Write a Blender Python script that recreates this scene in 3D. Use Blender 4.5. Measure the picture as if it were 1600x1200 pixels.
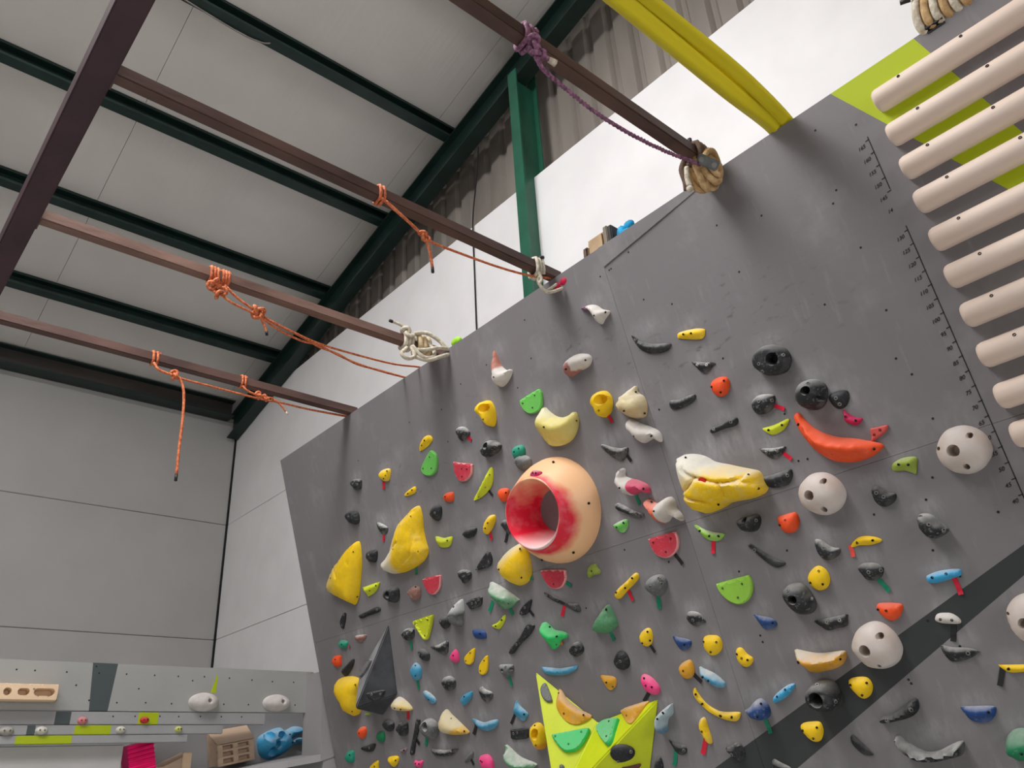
import bpy, bmesh, math, random
from mathutils import Vector, Matrix, noise
from mathutils.geometry import delaunay_2d_cdt
for o in list(bpy.data.objects): bpy.data.objects.remove(o)
scene = bpy.context.scene
COL = scene.collection
def lin(c):
    return tuple((v/255/12.92 if v/255 <= .04045 else ((v/255+.055)/1.055)**2.4) for v in c)
# ------------------------------------------------------------------ camera
FPX = 1260.39
cam_d = bpy.data.cameras.new('camera'); cam = bpy.data.objects.new('camera', cam_d); COL.objects.link(cam)
cam_d.sensor_fit = 'HORIZONTAL'; cam_d.sensor_width = 36.0; cam_d.lens = FPX/1600*36.0
cam_d.clip_start = .05; cam_d.clip_end = 100
RIGHT = Vector((.7557,-.6525,-.0560)); DOWN = Vector((.2543,.3711,-.8931)); FWD = Vector((.6035,.6607,.4464))
cam.matrix_world = Matrix(((RIGHT.x,-DOWN.x,-FWD.x,0),(RIGHT.y,-DOWN.y,-FWD.y,0),(RIGHT.z,-DOWN.z,-FWD.z,1.55),(0,0,0,1)))
scene.camera = cam
# ------------------------------------------------------------------ world, lights, exposure
w = bpy.data.worlds.new('world'); scene.world = w; w.use_nodes = True
bg = w.node_tree.nodes['Background']; bg.inputs[0].default_value = (.96,.98,1,1); bg.inputs[1].default_value = 0.04
def area(name, loc, target, sx, sy, power, color=(1,1,1)):
    d = bpy.data.lights.new(name,'AREA'); d.shape='RECTANGLE'; d.size=sx; d.size_y=sy; d.energy=power; d.color=color
    o = bpy.data.objects.new(name,d); COL.objects.link(o); o.location=loc
    o.rotation_euler=(Vector(target)-Vector(loc)).to_track_quat('-Z','Y').to_euler(); return o
area('roof_light_strip',(-2.0,2.4,6.95),(-1.6,2.5,0),2.4,6.5,520,(1,.985,.985))
area('roof_light_near_wall',(0.2,2.65,6.74),(.3,2.95,0),1.5,1.8,250,(1,.985,.99))
area('roof_light_middle',(-1.3,3.2,6.6),(-.7,3.3,0),2.0,3.4,230,(1,.985,.985))
area('unseen_back_fill',(-1,-7.5,4.0),(-.5,4,3.6),6.0,3.0,235,(1,.985,.985))  # unseen fill light added behind the camera to brighten the far wall
vs = scene.view_settings; vs.view_transform='Standard'; vs.look='None'; vs.gamma=1; vs.use_curve_mapping=False
vs.exposure = 0.12
# ------------------------------------------------------------------ materials
def nodes(m): return m.node_tree.nodes, m.node_tree.links
def mat(name, c, rough=.6, metal=0, var=.08, scale=8, bump=.05, bscale=60, spec=.4, stretch=(1,1,1), c2=None):
    """plain procedural material: colour with noise variation and a fine noise bump; object coordinates"""
    m = bpy.data.materials.new(name); m.use_nodes=True; N,L = nodes(m); b=N['Principled BSDF']
    b.inputs['Roughness'].default_value=rough; b.inputs['Metallic'].default_value=metal; b.inputs['Specular IOR Level'].default_value=spec
    tc=N.new('ShaderNodeTexCoord'); mp=N.new('ShaderNodeMapping'); mp.inputs['Scale'].default_value=stretch; L.new(tc.outputs['Object'],mp.inputs[0])
    nz=N.new('ShaderNodeTexNoise'); nz.inputs['Scale'].default_value=scale; nz.inputs['Detail'].default_value=5; L.new(mp.outputs[0],nz.inputs[0])
    cr=N.new('ShaderNodeValToRGB'); L.new(nz.outputs[0],cr.inputs[0])
    k=lin(c); k2=lin(c2) if c2 else None
    lo=tuple(max(0,v*(1-var*2)) for v in k); hi=tuple(min(1,v*(1+var*2)) for v in k) if not k2 else k2
    cr.color_ramp.elements[0].position=.3; cr.color_ramp.elements[1].position=.7
    cr.color_ramp.elements[0].color=(*lo,1); cr.color_ramp.elements[1].color=(*hi,1); L.new(cr.outputs[0],b.inputs['Base Color'])
    if bump:
        n2=N.new('ShaderNodeTexNoise'); n2.inputs['Scale'].default_value=bscale; n2.inputs['Detail'].default_value=3; L.new(mp.outputs[0],n2.inputs[0])
        bp=N.new('ShaderNodeBump'); bp.inputs['Strength'].default_value=bump; bp.inputs['Distance'].default_value=.01
        L.new(n2.outputs[0],bp.inputs['Height']); L.new(bp.outputs[0],b.inputs['Normal'])
    return m
def math_n(N,L,op,a,b=None,clamp=False):
    n=N.new('ShaderNodeMath'); n.operation=op; n.use_clamp=clamp
    for i,v in enumerate((a,b)):
        if v is None: continue
        if isinstance(v,(int,float)): n.inputs[i].default_value=v
        else: L.new(v,n.inputs[i])
    return n.outputs[0]
def mix_n(N,L,f,a,b):
    n=N.new('ShaderNodeMix'); n.data_type='RGBA'
    if isinstance(f,(int,float)): n.inputs[0].default_value=f
    else: L.new(f,n.inputs[0])
    for i,v in ((6,a),(7,b)):
        if isinstance(v,tuple): n.inputs[i].default_value=(*v[:3],1)
        else: L.new(v,n.inputs[i])
    return n.outputs[2]
def hold_material(name, second=None, line=None):
    """moulded resin: the object's own colour, chalk dust caught on the upward faces, gritty bump; optionally two-tone"""
    m=bpy.data.materials.new(name); m.use_nodes=True; N,L=nodes(m); b=N['Principled BSDF']
    oi=N.new('ShaderNodeObjectInfo'); tc=N.new('ShaderNodeTexCoord'); ge=N.new('ShaderNodeNewGeometry')
    nz=N.new('ShaderNodeTexNoise'); nz.inputs['Scale'].default_value=38; nz.inputs['Detail'].default_value=6; L.new(tc.outputs['Object'],nz.inputs[0])
    n3=N.new('ShaderNodeTexNoise'); n3.inputs['Scale'].default_value=14; n3.inputs['Detail'].default_value=3; L.new(tc.outputs['Object'],n3.inputs[0])
    base=oi.outputs['Color']
    if second:
        sp=N.new('ShaderNodeVectorMath'); sp.operation='DOT_PRODUCT'; L.new(tc.outputs['Object'],sp.inputs[0]); sp.inputs[1].default_value=(line[0],line[1],0)
        t=math_n(N,L,'ADD',sp.outputs['Value'],-line[2]); t=math_n(N,L,'ADD',t,math_n(N,L,'MULTIPLY',math_n(N,L,'SUBTRACT',n3.outputs[0],.5),line[3]))
        t=math_n(N,L,'MULTIPLY',t,line[4],True); base=mix_n(N,L,t,base,lin(second))
    sx=N.new('ShaderNodeSeparateXYZ'); L.new(ge.outputs['Normal'],sx.inputs[0])
    up=N.new('ShaderNodeMapRange'); L.new(sx.outputs[2],up.inputs[0]); up.inputs[1].default_value=.0; up.inputs[2].default_value=.8
    ch=math_n(N,L,'MULTIPLY',math_n(N,L,'MULTIPLY',up.outputs[0],oi.outputs['Alpha']),math_n(N,L,'ADD',math_n(N,L,'MULTIPLY',nz.outputs[0],1.4),.25),True)
    sm=math_n(N,L,'MULTIPLY',math_n(N,L,'SUBTRACT',n3.outputs[0],.52),math_n(N,L,'MULTIPLY',oi.outputs['Alpha'],1.6),True)
    ch=math_n(N,L,'MAXIMUM',ch,sm)
    n4=N.new('ShaderNodeTexNoise'); n4.inputs['Scale'].default_value=95; n4.inputs['Detail'].default_value=4; L.new(tc.outputs['Object'],n4.inputs[0])
    sp4=math_n(N,L,'MULTIPLY',math_n(N,L,'SUBTRACT',n4.outputs[0],.56),math_n(N,L,'MULTIPLY',math_n(N,L,'ADD',oi.outputs['Alpha'],.12),5.0),True)
    ch=math_n(N,L,'MAXIMUM',ch,math_n(N,L,'MULTIPLY',sp4,.5))
    var=mix_n(N,L,math_n(N,L,'MULTIPLY',nz.outputs[0],.22),base,(0,0,0))
    col=mix_n(N,L,math_n(N,L,'MULTIPLY',ch,.85),var,lin((205,203,198)))
    L.new(col,b.inputs['Base Color']); b.inputs['Roughness'].default_value=.62; b.inputs['Specular IOR Level'].default_value=.35
    n2=N.new('ShaderNodeTexNoise'); n2.inputs['Scale'].default_value=160; L.new(tc.outputs['Object'],n2.inputs[0])
    bp=N.new('ShaderNodeBump'); bp.inputs['Strength'].default_value=.12; bp.inputs['Distance'].default_value=.006; L.new(n2.outputs[0],bp.inputs['Height']); L.new(bp.outputs[0],b.inputs['Normal'])
    return m
M_HOLD=hold_material('hold_resin')
HC=dict(black=(36,38,42),grey=(98,100,101),yellow=(250,206,16),paleyellow=(222,206,112),amber=(228,165,38),lemon=(212,222,40),lime=(150,205,70),green=(112,200,90),green2=(45,205,105),dullgreen=(84,148,102),dgreen=(20,125,82),teal=(32,150,122),olive=(150,170,62),red=(208,58,76),coral=(208,84,76),crimson=(196,30,86),orange=(245,84,30),pink=(250,70,140),blue=(66,152,188),navy=(32,70,130),cyan=(60,170,220),iceblue=(170,190,196),white=(215,208,200),cream=(224,206,160),rust=(150,108,98),drust=(110,50,46),mauve=(140,116,122),wood=(196,184,172))
M_RIND=mat('pale_rind_resin',(222,150,150),.6,0,.08,40,.1,80)
M_BOLT=mat('bolt_steel',(122,120,116),.45,.5,.1,40,0); M_BOLTD=mat('bolt_socket_dark',(22,20,20),.6,0,.1,40,0)
# ------------------------------------------------------------------ mesh helpers
def mesh_obj(name, verts, faces, m, parent=None, smooth=False, mw=None):
    me=bpy.data.meshes.new(name); me.from_pydata([tuple(v) for v in verts],[],[tuple(f) for f in faces]); me.validate()
    b=bmesh.new(); b.from_mesh(me); bmesh.ops.recalc_face_normals(b,faces=b.faces); b.to_mesh(me); b.free()
    for mm in (m if isinstance(m,(list,tuple)) else [m]): me.materials.append(mm)
    if smooth:
        for p in me.polygons: p.use_smooth=True
    o=bpy.data.objects.new(name,me); COL.objects.link(o)
    if mw is not None: o.matrix_world=mw
    if parent: o.parent=parent
    return o
def tag(o,label,cat,group=None,kind=None):
    o['label']=label
    if cat: o['category']=cat
    if group: o['group']=group
    if kind: o['kind']=kind
    return o
def empty(name, loc=(0,0,0), mw=None):
    o=bpy.data.objects.new(name,None); COL.objects.link(o); o.empty_display_size=.1
    if mw is not None: o.matrix_world=mw
    else: o.location=loc
    return o
class MB:
    def __init__(s): s.v=[]; s.f=[]; s.mi=[]
    def add(s,V,F,mi=0):
        k=len(s.v); s.v+= [Vector(q) for q in V]; s.f+= [[i+k for i in f] for f in F]; s.mi+=[mi]*len(F); return s
    def box(s,a,b,mi=0):
        (x0,y0,z0),(x1,y1,z1)=a,b
        return s.add([(x0,y0,z0),(x1,y0,z0),(x1,y1,z0),(x0,y1,z0),(x0,y0,z1),(x1,y0,z1),(x1,y1,z1),(x0,y1,z1)],[(0,3,2,1),(4,5,6,7),(0,1,5,4),(1,2,6,5),(2,3,7,6),(3,0,4,7)],mi)
    def bbox(s,a,b,r,mi=0):
        """box with chamfered edges"""
        bm=bmesh.new(); bmesh.ops.create_cube(bm,size=1); a=Vector(a); b=Vector(b); c=(a+b)/2; d=b-a
        for v in bm.verts: v.co=Vector((v.co.x*d.x,v.co.y*d.y,v.co.z*d.z))+c
        bmesh.ops.bevel(bm,geom=bm.edges[:],offset=r,segments=2,affect='EDGES'); bm.verts.index_update()
        s.add([v.co for v in bm.verts],[[v.index for v in f.verts] for f in bm.faces],mi); bm.free(); return s
    def prism(s,poly,a,b,mi=0):
        """poly: list of 3D offsets; swept from a to b (vectors)"""
        n=len(poly); a=Vector(a); b=Vector(b)
        V=[a+Vector(q) for q in poly]+[b+Vector(q) for q in poly]
        F=[[i,(i+1)%n,n+(i+1)%n,n+i] for i in range(n)]+[list(range(n))[::-1],list(range(n,2*n))]
        return s.add(V,F,mi)
    def tube(s,pts,r,n=8,mi=0,cap=True,closed=False):
        pts=[Vector(p) for p in pts]; m=len(pts); rr=r if isinstance(r,(list,tuple)) else [r]*m
        V=[];F=[]; up=None
        for i,p in enumerate(pts):
            t=(pts[(i+1)%m]-pts[i-1]) if closed else (pts[min(i+1,m-1)]-pts[max(i-1,0)])
            if t.length<1e-9: t=Vector((0,0,1))
            t.normalize()
            if up is None: up=t.orthogonal().normalized()
            up=(up-t*up.dot(t)); up=up.normalized() if up.length>1e-6 else t.orthogonal().normalized()
            sd=t.cross(up)
            for k in range(n):
                a=2*math.pi*k/n; V.append(p+(up*math.cos(a)+sd*math.sin(a))*rr[i])
        for i in range(m if closed else m-1):
            j=(i+1)%m
            for k in range(n): F.append([i*n+k,i*n+(k+1)%n,j*n+(k+1)%n,j*n+k])
        if cap and not closed: F.append(list(range(n))[::-1]); F.append([ (m-1)*n+k for k in range(n)])
        return s.add(V,F,mi)
    def ball(s,c,r,mi=0,n=8):
        bm=bmesh.new(); bmesh.ops.create_icosphere(bm,subdivisions=2,radius=1); bm.verts.index_update()
        r=r if isinstance(r,(tuple,list)) else (r,r,r)
        s.add([Vector(c)+Vector((v.co.x*r[0],v.co.y*r[1],v.co.z*r[2])) for v in bm.verts],[[v.index for v in f.verts] for f in bm.faces],mi); bm.free(); return s
    def build(s,name,m,parent=None,smooth=False,mw=None):
        o=mesh_obj(name,s.v,s.f,m,parent,smooth,mw)
        if isinstance(m,(list,tuple)):
            if len(o.data.polygons)==len(s.mi): o.data.polygons.foreach_set('material_index',s.mi)
        return o
def catmull(P,k,closed=True):
    n=len(P); out=[]
    rng=range(n) if closed else range(n-1)
    g=(lambda i:P[i%n]) if closed else (lambda i:P[max(0,min(n-1,i))])
    for i in rng:
        a,b,c,d=(Vector(g(i+q)) for q in (-1,0,1,2))
        for j in range(k):
            t=j/k; out.append(.5*((2*b)+(c-a)*t+(2*a-5*b+4*c-d)*t*t+(3*b-a-3*c+d)*t**3))
    if not closed: out.append(Vector(P[-1]))
    return out
def inside(p,P):
    c=False; n=len(P); j=n-1
    for i in range(n):
        if (P[i].y>p.y)!=(P[j].y>p.y) and p.x<(P[j].x-P[i].x)*(p.y-P[i].y)/(P[j].y-P[i].y)+P[i].x: c=not c
        j=i
    return c
def seg_d(p,a,b):
    ab=b-a; t=max(0,min(1,(p-a).dot(ab)/max(1e-12,ab.length_squared))); return (p-(a+ab*t)).length
def dist(p,P): return min(seg_d(p,P[i-1],P[i]) for i in range(len(P)))
def vspan(p,P):
    up=dn=None; n=len(P)
    for i in range(n):
        a,b=P[i-1],P[i]
        if (a.x>p.x)!=(b.x>p.x):
            y=a.y+(b.y-a.y)*(p.x-a.x)/(b.x-a.x)
            if y>=p.y: up=y-p.y if up is None else min(up,y-p.y)
            else: dn=p.y-y if dn is None else min(dn,p.y-y)
    return up or 0, dn or 0
def smooth01(t): t=max(0,min(1,t)); return t*t*(3-2*t)
BOLTS={}
def bolt_mesh(kind):
    if kind in BOLTS: return BOLTS[kind]
    n=10; V=[];F=[];mi=[]
    R=.0068 if kind=='steel' else .0043; r=.0031
    prof=[(R,-.006),(R,.0012),(R*.86,.0022),(r,.0022),(r,-.001)]
    for (q,z) in prof:
        for k in range(n): a=2*math.pi*k/n; V.append((q*math.cos(a),q*math.sin(a),z))
    for i in range(len(prof)-1):
        for k in range(n): F.append((i*n+k,i*n+(k+1)%n,(i+1)*n+(k+1)%n,(i+1)*n+k)); mi.append(0 if i<3 and kind=='steel' else 1)
    F.append(tuple((len(prof)-1)*n+k for k in range(n))); mi.append(1)
    me=bpy.data.meshes.new('bolt'); me.from_pydata(V,[],F); me.materials.append(M_BOLT); me.materials.append(M_BOLTD); me.polygons.foreach_set('material_index',mi)
    BOLTS[kind]=me; return me
def build_hold(name,mw,poly,ty,H,color,chalk,bolts,pockets,label,cat='climbing hold',group=None,parent=None,m=None,seed=0,grid=None,grooves=()):
    """one moulded hold: outline in metres in the plane of mw, height field H along its z axis"""
    rnd=random.Random(seed)
    P=catmull([Vector(q) for q in poly],4 if ty in 'dspqSBew' else 3) if ty!='r' else [Vector(q) for q in poly]
    if ty=='r':
        Q=[]
        for i in range(len(P)):
            a,b=P[i],P[(i+1)%len(P)]; k=max(1,int((b-a).length/.018)); Q+=[a.lerp(b,q/k) for q in range(k)]
        P=Q
    xs=[p.x for p in P]; ys=[p.y for p in P]; bw=max(xs)-min(xs); bh=max(ys)-min(ys)
    A=abs(sum(P[i-1].x*P[i].y-P[i].x*P[i-1].y for i in range(len(P))))/2
    g=grid or math.sqrt(A)/(18 if ty=='B' else 11 if ty in 'Spq' else (14 if A>.006 else 10) if ty=='e' else 8)
    pts=[]; cap=[]; RK=.075*math.sqrt(A) if ty in 'edpqSB' else 0
    for q in pockets:
        a=Vector(q[:2]); r=q[2]; b=Vector(q[3:5]) if len(q)>3 else a; cap.append((a,b,r))
    y=min(ys); row=0
    while y<max(ys):
        x=min(xs)+(g/2 if row%2 else 0)
        while x<max(xs):
            p=Vector((x,y))
            if inside(p,P) and dist(p,P)>max(g*.42,RK*1.6) and all(not(.5*r<seg_d(p,a,b)<r*1.35) for a,b,r in cap): pts.append(p)
            x+=g
        y+=g*.87; row+=1
    for gl in grooves:
        gp=catmull([tuple(q) for q in gl],5,False); gl[:]=gp
        for i,q in enumerate(gp):
            d=(gp[min(i+1,len(gp)-1)]-gp[max(i-1,0)]); d=Vector((-d.y,d.x)).normalized()
            for k in (-.011,0,.011):
                if dist(q+d*k,P)>.004: pts.append(q+d*k)
    if RK:
        for i in range(0,len(P),2):
            d=(P[(i+1)%len(P)]-P[i-1]).normalized(); nn=Vector((-d.y,d.x))
            for sg in (1,-1):
                q=P[i]+nn*sg*RK
                if inside(q,P) and dist(q,P)>RK*.9 and all(not(.5*r<seg_d(q,a,b)<r*1.3) for a,b,r in cap): pts.append(q)
    if ty in 'fTr':
        for i in range(len(P)):
            d=(P[(i+1)%len(P)]-P[i-1]).normalized(); nn=Vector((-d.y,d.x))
            for k in ((.004,.011,.015) if ty=='T' else (.0045,)):
                for sg in (1,-1):
                    q=P[i]+nn*sg*k
                    if inside(q,P) and dist(q,P)>k*.85: pts.append(q)
    for a,b,r in cap:
        d=(b-a); L=d.length; d=d.normalized() if L>1e-6 else Vector((1,0)); nrm=Vector((-d.y,d.x))
        for kk in (1.18,1.0,.82):
            for k in range(14):
                an=2*math.pi*k/14; c=(b if math.cos(an)>0 else a); pts.append(c+(d*math.cos(an)+nrm*math.sin(an))*r*kk)
            if L>1e-6:
                for t in (.25,.5,.75):
                    for sgn in (-1,1): pts.append(a.lerp(b,t)+nrm*sgn*r*kk)
        if L<1e-6: pts.append(a)
    nb=len(P)
    allp=P+[p for p in pts if inside(p,P)]
    dm=max([dist(p,P) for p in pts]+[1e-4])
    # inner rim ring for a crisp rounded edge
    res=delaunay_2d_cdt([Vector((p.x,p.y)) for p in allp],[],[list(range(nb))],1,1e-6)
    V2,_,F2=res[0],res[1],res[2]
    seeds=[]
    if ty=='B':
        ang=math.atan2(bh,bw); 
        for k in range(6):
            for _t in range(50):
                q=Vector((rnd.uniform(min(xs),max(xs)),rnd.uniform(min(ys),max(ys))))
                if inside(q,P) and all((q-s_).length>math.sqrt(A)*.3 for s_ in seeds): seeds.append(q); break
    off=Vector((rnd.random()*50,rnd.random()*50,0))
    def height(p,edge=False):
        d=0 if edge else dist(p,P); t=min(1,d/dm)
        if ty in 'dp': h=H*(.16+.84*math.sqrt(max(0,1-(1-t)**2)))
        elif ty=='q': h=H*(.3+.7*math.sqrt(max(0,1-(1-min(1,t/.5))**2)))
        elif ty=='S': h=H*(.04+.96*math.sqrt(max(0,1-(1-t)**2)))
        elif ty=='s':
            h=H*(.18+.82*math.sqrt(max(0,1-(1-t)**2))); h*=1+.28*(noise.noise(Vector((p.x*45,p.y*45,0))+off))
        elif ty=='B':
            h=H*(.12+.88*math.sqrt(max(0,1-(1-t)**2)))
            h*=1+.05*noise.noise(Vector((p.x*18,p.y*18,0))+off)
        elif ty=='e':
            up,dn=vspan(p,P) if not edge else (0,0)
            s=dn/max(1e-6,up+dn)
            if edge:
                h=H*.2
            else:
                prof=smooth01(s/.72)**.8 if s<.72 else 1-.55*smooth01((s-.72)/.28)
                h=H*(.2+.8*prof*min(1,math.sqrt(d/(dm*.75))))
        elif ty in 'fr': h=H*(.66+.34*min(1,d/.004))
        elif ty=='T':
            h=H*(.66+.34*min(1,d/.004)) if d<.012 else H*(1-.42*min(1,(d-.012)/.003))
        elif ty=='w': h=H*(.5+.5*t)
        for gl in grooves:
            q=min(seg_d(p,gl[i],gl[i+1]) for i in range(len(gl)-1)); h*=1-.13*math.exp(-(q/.006)**2)
        for a,b,r in cap:
            q=seg_d(p,a,b)
            if q<r*1.25:
                k=smooth01((r*1.12-q)/(r*.26)); h=h*(1-k)+k*max(.002,min(h*.22,h-.02))
        return h
    def is_edge(p): return dist(p,P)<1e-5
    top=[Vector((p.x,p.y,height(p,is_edge(p)))) for p in V2]
    # light smoothing of interior heights
    if ty in 'de':
        nbr=[set() for _ in top]
        for f in F2:
            for i in range(len(f)): nbr[f[i]].add(f[i-1]); nbr[f[i-1]].add(f[i])
        ed=[is_edge(p) for p in V2]
        for _i in range(2 if ty=='d' else 5):
            top=[v if ed[i] or not nbr[i] else Vector((v.x,v.y,.5*v.z+.5*sum(top[j].z for j in nbr[i])/len(nbr[i]))) for i,v in enumerate(top)]
    F=[list(f) for f in F2]; V=list(top)
    edges={}
    for f in F2:
        for i in range(len(f)):
            e=(f[i-1],f[i]); edges[e]=edges.get(e,0)+1
    base={}
    for (a,b) in list(edges):
        if (b,a) not in edges:
            for q in (a,b):
                if q not in base: base[q]=len(V); V.append(Vector((V[q].x,V[q].y,-.002)))
            F.append([b,a,base[a],base[b]])
    o=mesh_obj(name,V,F,m or M_HOLD,parent,ty not in 's',None)
    if ty in 'frT': 
        for p in o.data.polygons: p.use_smooth=False
    if ty in 'deBSpqw':
        try: o.data.set_sharp_from_angle(angle=math.radians(60))
        except Exception: pass
    if ty=='f' and color=='red':
        o.data.materials.append(M_RIND)
        for p in o.data.polygons:
            c=p.center
            if abs(p.normal.z)<.3 or dist(Vector((c.x,c.y)),P)<.0035: p.material_index=1
    if parent: o.matrix_local=mw
    else: o.matrix_world=mw
    o.color=(*lin(HC[color] if isinstance(color,str) else color),chalk)
    if label: tag(o,label,None if parent else cat,group)
    kind='steel' if color in('black','grey') else 'dark'
    for bq in bolts:
        p=Vector(bq[:2])
        if not inside(p,P): p=p*.85
        e=.004; h0=height(p); gx=(height(p+Vector((e,0)))-h0)/e; gy=(height(p+Vector((0,e)))-h0)/e
        nrm=Vector((-max(-1.2,min(1.2,gx)),-max(-1.2,min(1.2,gy)),1)).normalized()
        hz=min(top,key=lambda v:(Vector((v.x,v.y))-p).length).z
        z=.5*h0+.5*hz if ty in 'de' else h0
        bo=bpy.data.objects.new('bolt',bolt_mesh(kind)); COL.objects.link(bo); bo.parent=o
        bo.matrix_local=Matrix.Translation((p.x,p.y,z))@nrm.to_track_quat('Z','Y').to_matrix().to_4x4()
    return o
# ================================================================== THE SETTING
ALPHA=math.radians(15.3); SA,CA=math.sin(ALPHA),math.cos(ALPHA); DB=2.7901
BO=Vector((DB*CA,0,1.55+DB*SA)); UX=Vector((0,-1,0)); VX=Vector((-SA,0,CA)); WX=Vector((-CA,0,-SA))
def frame(o,x,y,z): return Matrix(((x.x,y.x,z.x,o.x),(x.y,y.y,z.y,o.y),(x.z,y.z,z.z,o.z),(0,0,0,1)))
BOARD=frame(BO,UX,VX,WX)
def bpt(u,v,h=0): return BO+UX*u+VX*v+WX*h
XW=3.19; YL=8.0; SL=.248
def ZR(y): return 7.048-SL*y          # underside of the rafter
M_WHITE=mat('white_wall_panel',(226,224,224),.55,0,.02,3,.03,40)
M_GREYW=mat('pale_grey_wall_panel',(162,160,157),.5,0,.02,2,.03,30)
M_CEIL=mat('pale_grey_roof_panel',(204,200,195),.5,0,.02,2,.0,30)
# fine ribs of the roof lining sheets, running up the slope
N,L=nodes(M_CEIL); tc=N.new('ShaderNodeTexCoord'); wv=N.new('ShaderNodeTexNoise'); wv.inputs['Scale'].default_value=1; wv.inputs['Detail'].default_value=3; mpc=N.new('ShaderNodeMapping'); mpc.inputs['Scale'].default_value=(26,.12,.12)
L.new(tc.outputs['Object'],mpc.inputs[0]); L.new(mpc.outputs[0],wv.inputs[0]); bp=N.new('ShaderNodeBump'); bp.inputs['Strength'].default_value=.22; bp.inputs['Distance'].default_value=.012; L.new(wv.outputs[0],bp.inputs['Height']); L.new(bp.outputs[0],N['Principled BSDF'].inputs['Normal'])
M_CORR=mat('weathered_corrugated_steel',(140,132,124),.6,.1,.1,3,.05,30,stretch=(1,1,.25))
M_GREEN=mat('dark_green_steel_paint',(22,42,38),.4,0,.12,5,.05,20)
M_GREENL=mat('green_column_paint',(34,88,68),.4,0,.08,5,.05,20)
M_BROWN=mat('rusty_brown_steel',(76,56,53),.5,.1,.16,9,.15,50,stretch=(.3,1,1),c2=(100,74,66))
M_RUST=mat('lighter_rusted_steel',(106,80,71),.55,.1,.16,9,.15,50,stretch=(.3,1,1),c2=(136,106,94))
M_DBROWN=mat('dark_maroon_steel',(62,40,46),.5,.1,.12,5,.1,40)
M_FLOOR=mat('grey_crash_mat_vinyl',(208,207,204),.6,0,.05,1,.05,20)
M_BLACK=mat('black_rubber',(20,20,22),.6,0,.1,20,0)
M_JB=mat('grey_joint_sealant',(70,70,68),.7)
fl=tag(MB().box((-16,-14,-.05),(3.6,8.2,0)).build('floor',M_FLOOR),'grey padded gym floor below the walls',None,kind='structure')
# left wall: horizontal sandwich panels with dark joints
def setting(name,label): o=empty(name); return tag(o,label,None,kind='structure')
wl=setting('wall_left','pale grey far wall of wide horizontal panels')
zs=[0,.69,1.84,2.99,4.14,5.29,6.2]
for a,b in zip(zs,zs[1:]): MB().bbox((-9,YL,a+.002),(XW-.012,YL+.08,b-.002),.004).build('wall_panel',M_GREYW,wl)
MB().box((-9,YL+.03,0),(XW+.1,YL+.05,6.3)).build('joint_backing',M_JB,wl)
wr=setting('wall_right','white panelled side wall under weathered corrugated sheeting')
zs=[0,.69,1.84,2.99,4.14,5.395]; ys=[-9,-6.6,-3.0,.8,4.4,YL-.012]
for a,b in zip(zs,zs[1:]): MB().bbox((XW,-9,a+.0015),(XW+.05,YL-.02,b-.0015),.003).build('wall_panel',M_WHITE,wr)
MB().box((XW+.028,-9,0),(XW+.04,YL,5.36)).build('joint_backing',M_JB,wr)
# trapezoidal corrugated sheet above
V=[];F=[]; y=YL; k=0; prof=[]
while y>-9:
    for dy,dx in ((0,0),(.115,0),(.14,.032),(.175,.032)): prof.append((y-dy,XW+.2+dx))
    y-=.2
for (yy,xx) in prof: V+=[(xx,yy,5.2),(xx,yy,max(5.4,ZR(yy)+.42))]
for i in range(len(prof)-1): F.append((2*i,2*i+2,2*i+3,2*i+1))
mesh_obj('corrugated_sheet',V,F,M_CORR,wr)
tag(MB().bbox((XW-.016,YL-.016,0),(XW+.0,YL+.0,5.3),.004).build('trim_1',M_BLACK),'thin dark corner trim between the far wall and the white wall',None,kind='structure')
# ceiling of lining panels between joints, following the slope
ce=setting('ceiling','pale grey sloping roof lining of long panels')
x0=1.02-1.95*5
while x0<XW+.3:
    x1=min(x0+1.95,XW+.34); a=x0+.0015; b=x1-.0015
    V=[];ya,yb=-4.5,YL+.1
    for yy in (ya,yb):
        z=ZR(yy)+.375
        V+=[(a,yy,z),(b,yy,z),(b,yy,z+.06),(a,yy,z+.06)]
    if not(-3.0<x0<-1.5):
        mesh_obj('ceiling_panel',V,[(0,1,2,3),(4,7,6,5),(0,4,5,1),(1,5,6,2),(2,6,7,3),(3,7,4,0)],M_CEIL,ce)
    x0+=1.95
V=[(-9,-4.5,ZR(-4.5)+.44),(XW+.34,-4.5,ZR(-4.5)+.44),(XW+.34,YL+.1,ZR(YL+.1)+.44),(-9,YL+.1,ZR(YL+.1)+.44)]
mesh_obj('roof_sheet',V,[(0,1,2,3)],M_BLACK,ce)
# purlins: cold formed C sections with lips, running across the roof
def purlin(y,label,name='roof_purlin'):
    zb=ZR(y)+.252; h=.118; t=.005; wd=.07
    e=empty(name,(0,y,zb)); tag(e,label,'roof beam','green roof purlins')
    tx=-SL
    def sheared(poly): return [(0,py,pz+tx*py) for py,pz in poly]
    MB().prism(sheared([(-wd,0),(0,0),(0,t),(-wd,t)]),(-9,0,0),(XW+.02,0,0)).build('bottom_flange',M_GREEN,e)
    MB().prism(sheared([(-t,t),(0,t),(0,h-t),(-t,h-t)]),(-9,0,0),(XW+.02,0,0)).build('web',M_GREEN,e)
    MB().prism(sheared([(-wd,h-t),(0,h-t),(0,h),(-wd,h)]),(-9,0,0),(XW+.02,0,0)).build('top_flange',M_GREEN,e)
    MB().prism(sheared([(-wd,t),(-wd+t,t),(-wd+t,.022),(-wd,.022)]),(-9,0,0),(XW+.02,0,0)).build('lip',M_GREEN,e)
    MB().prism(sheared([(-wd,h-.022),(-wd+t,h-.022),(-wd+t,h-t),(-wd,h-t)]),(-9,0,0),(XW+.02,0,0)).build('lip',M_GREEN,e)
    return e
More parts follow.
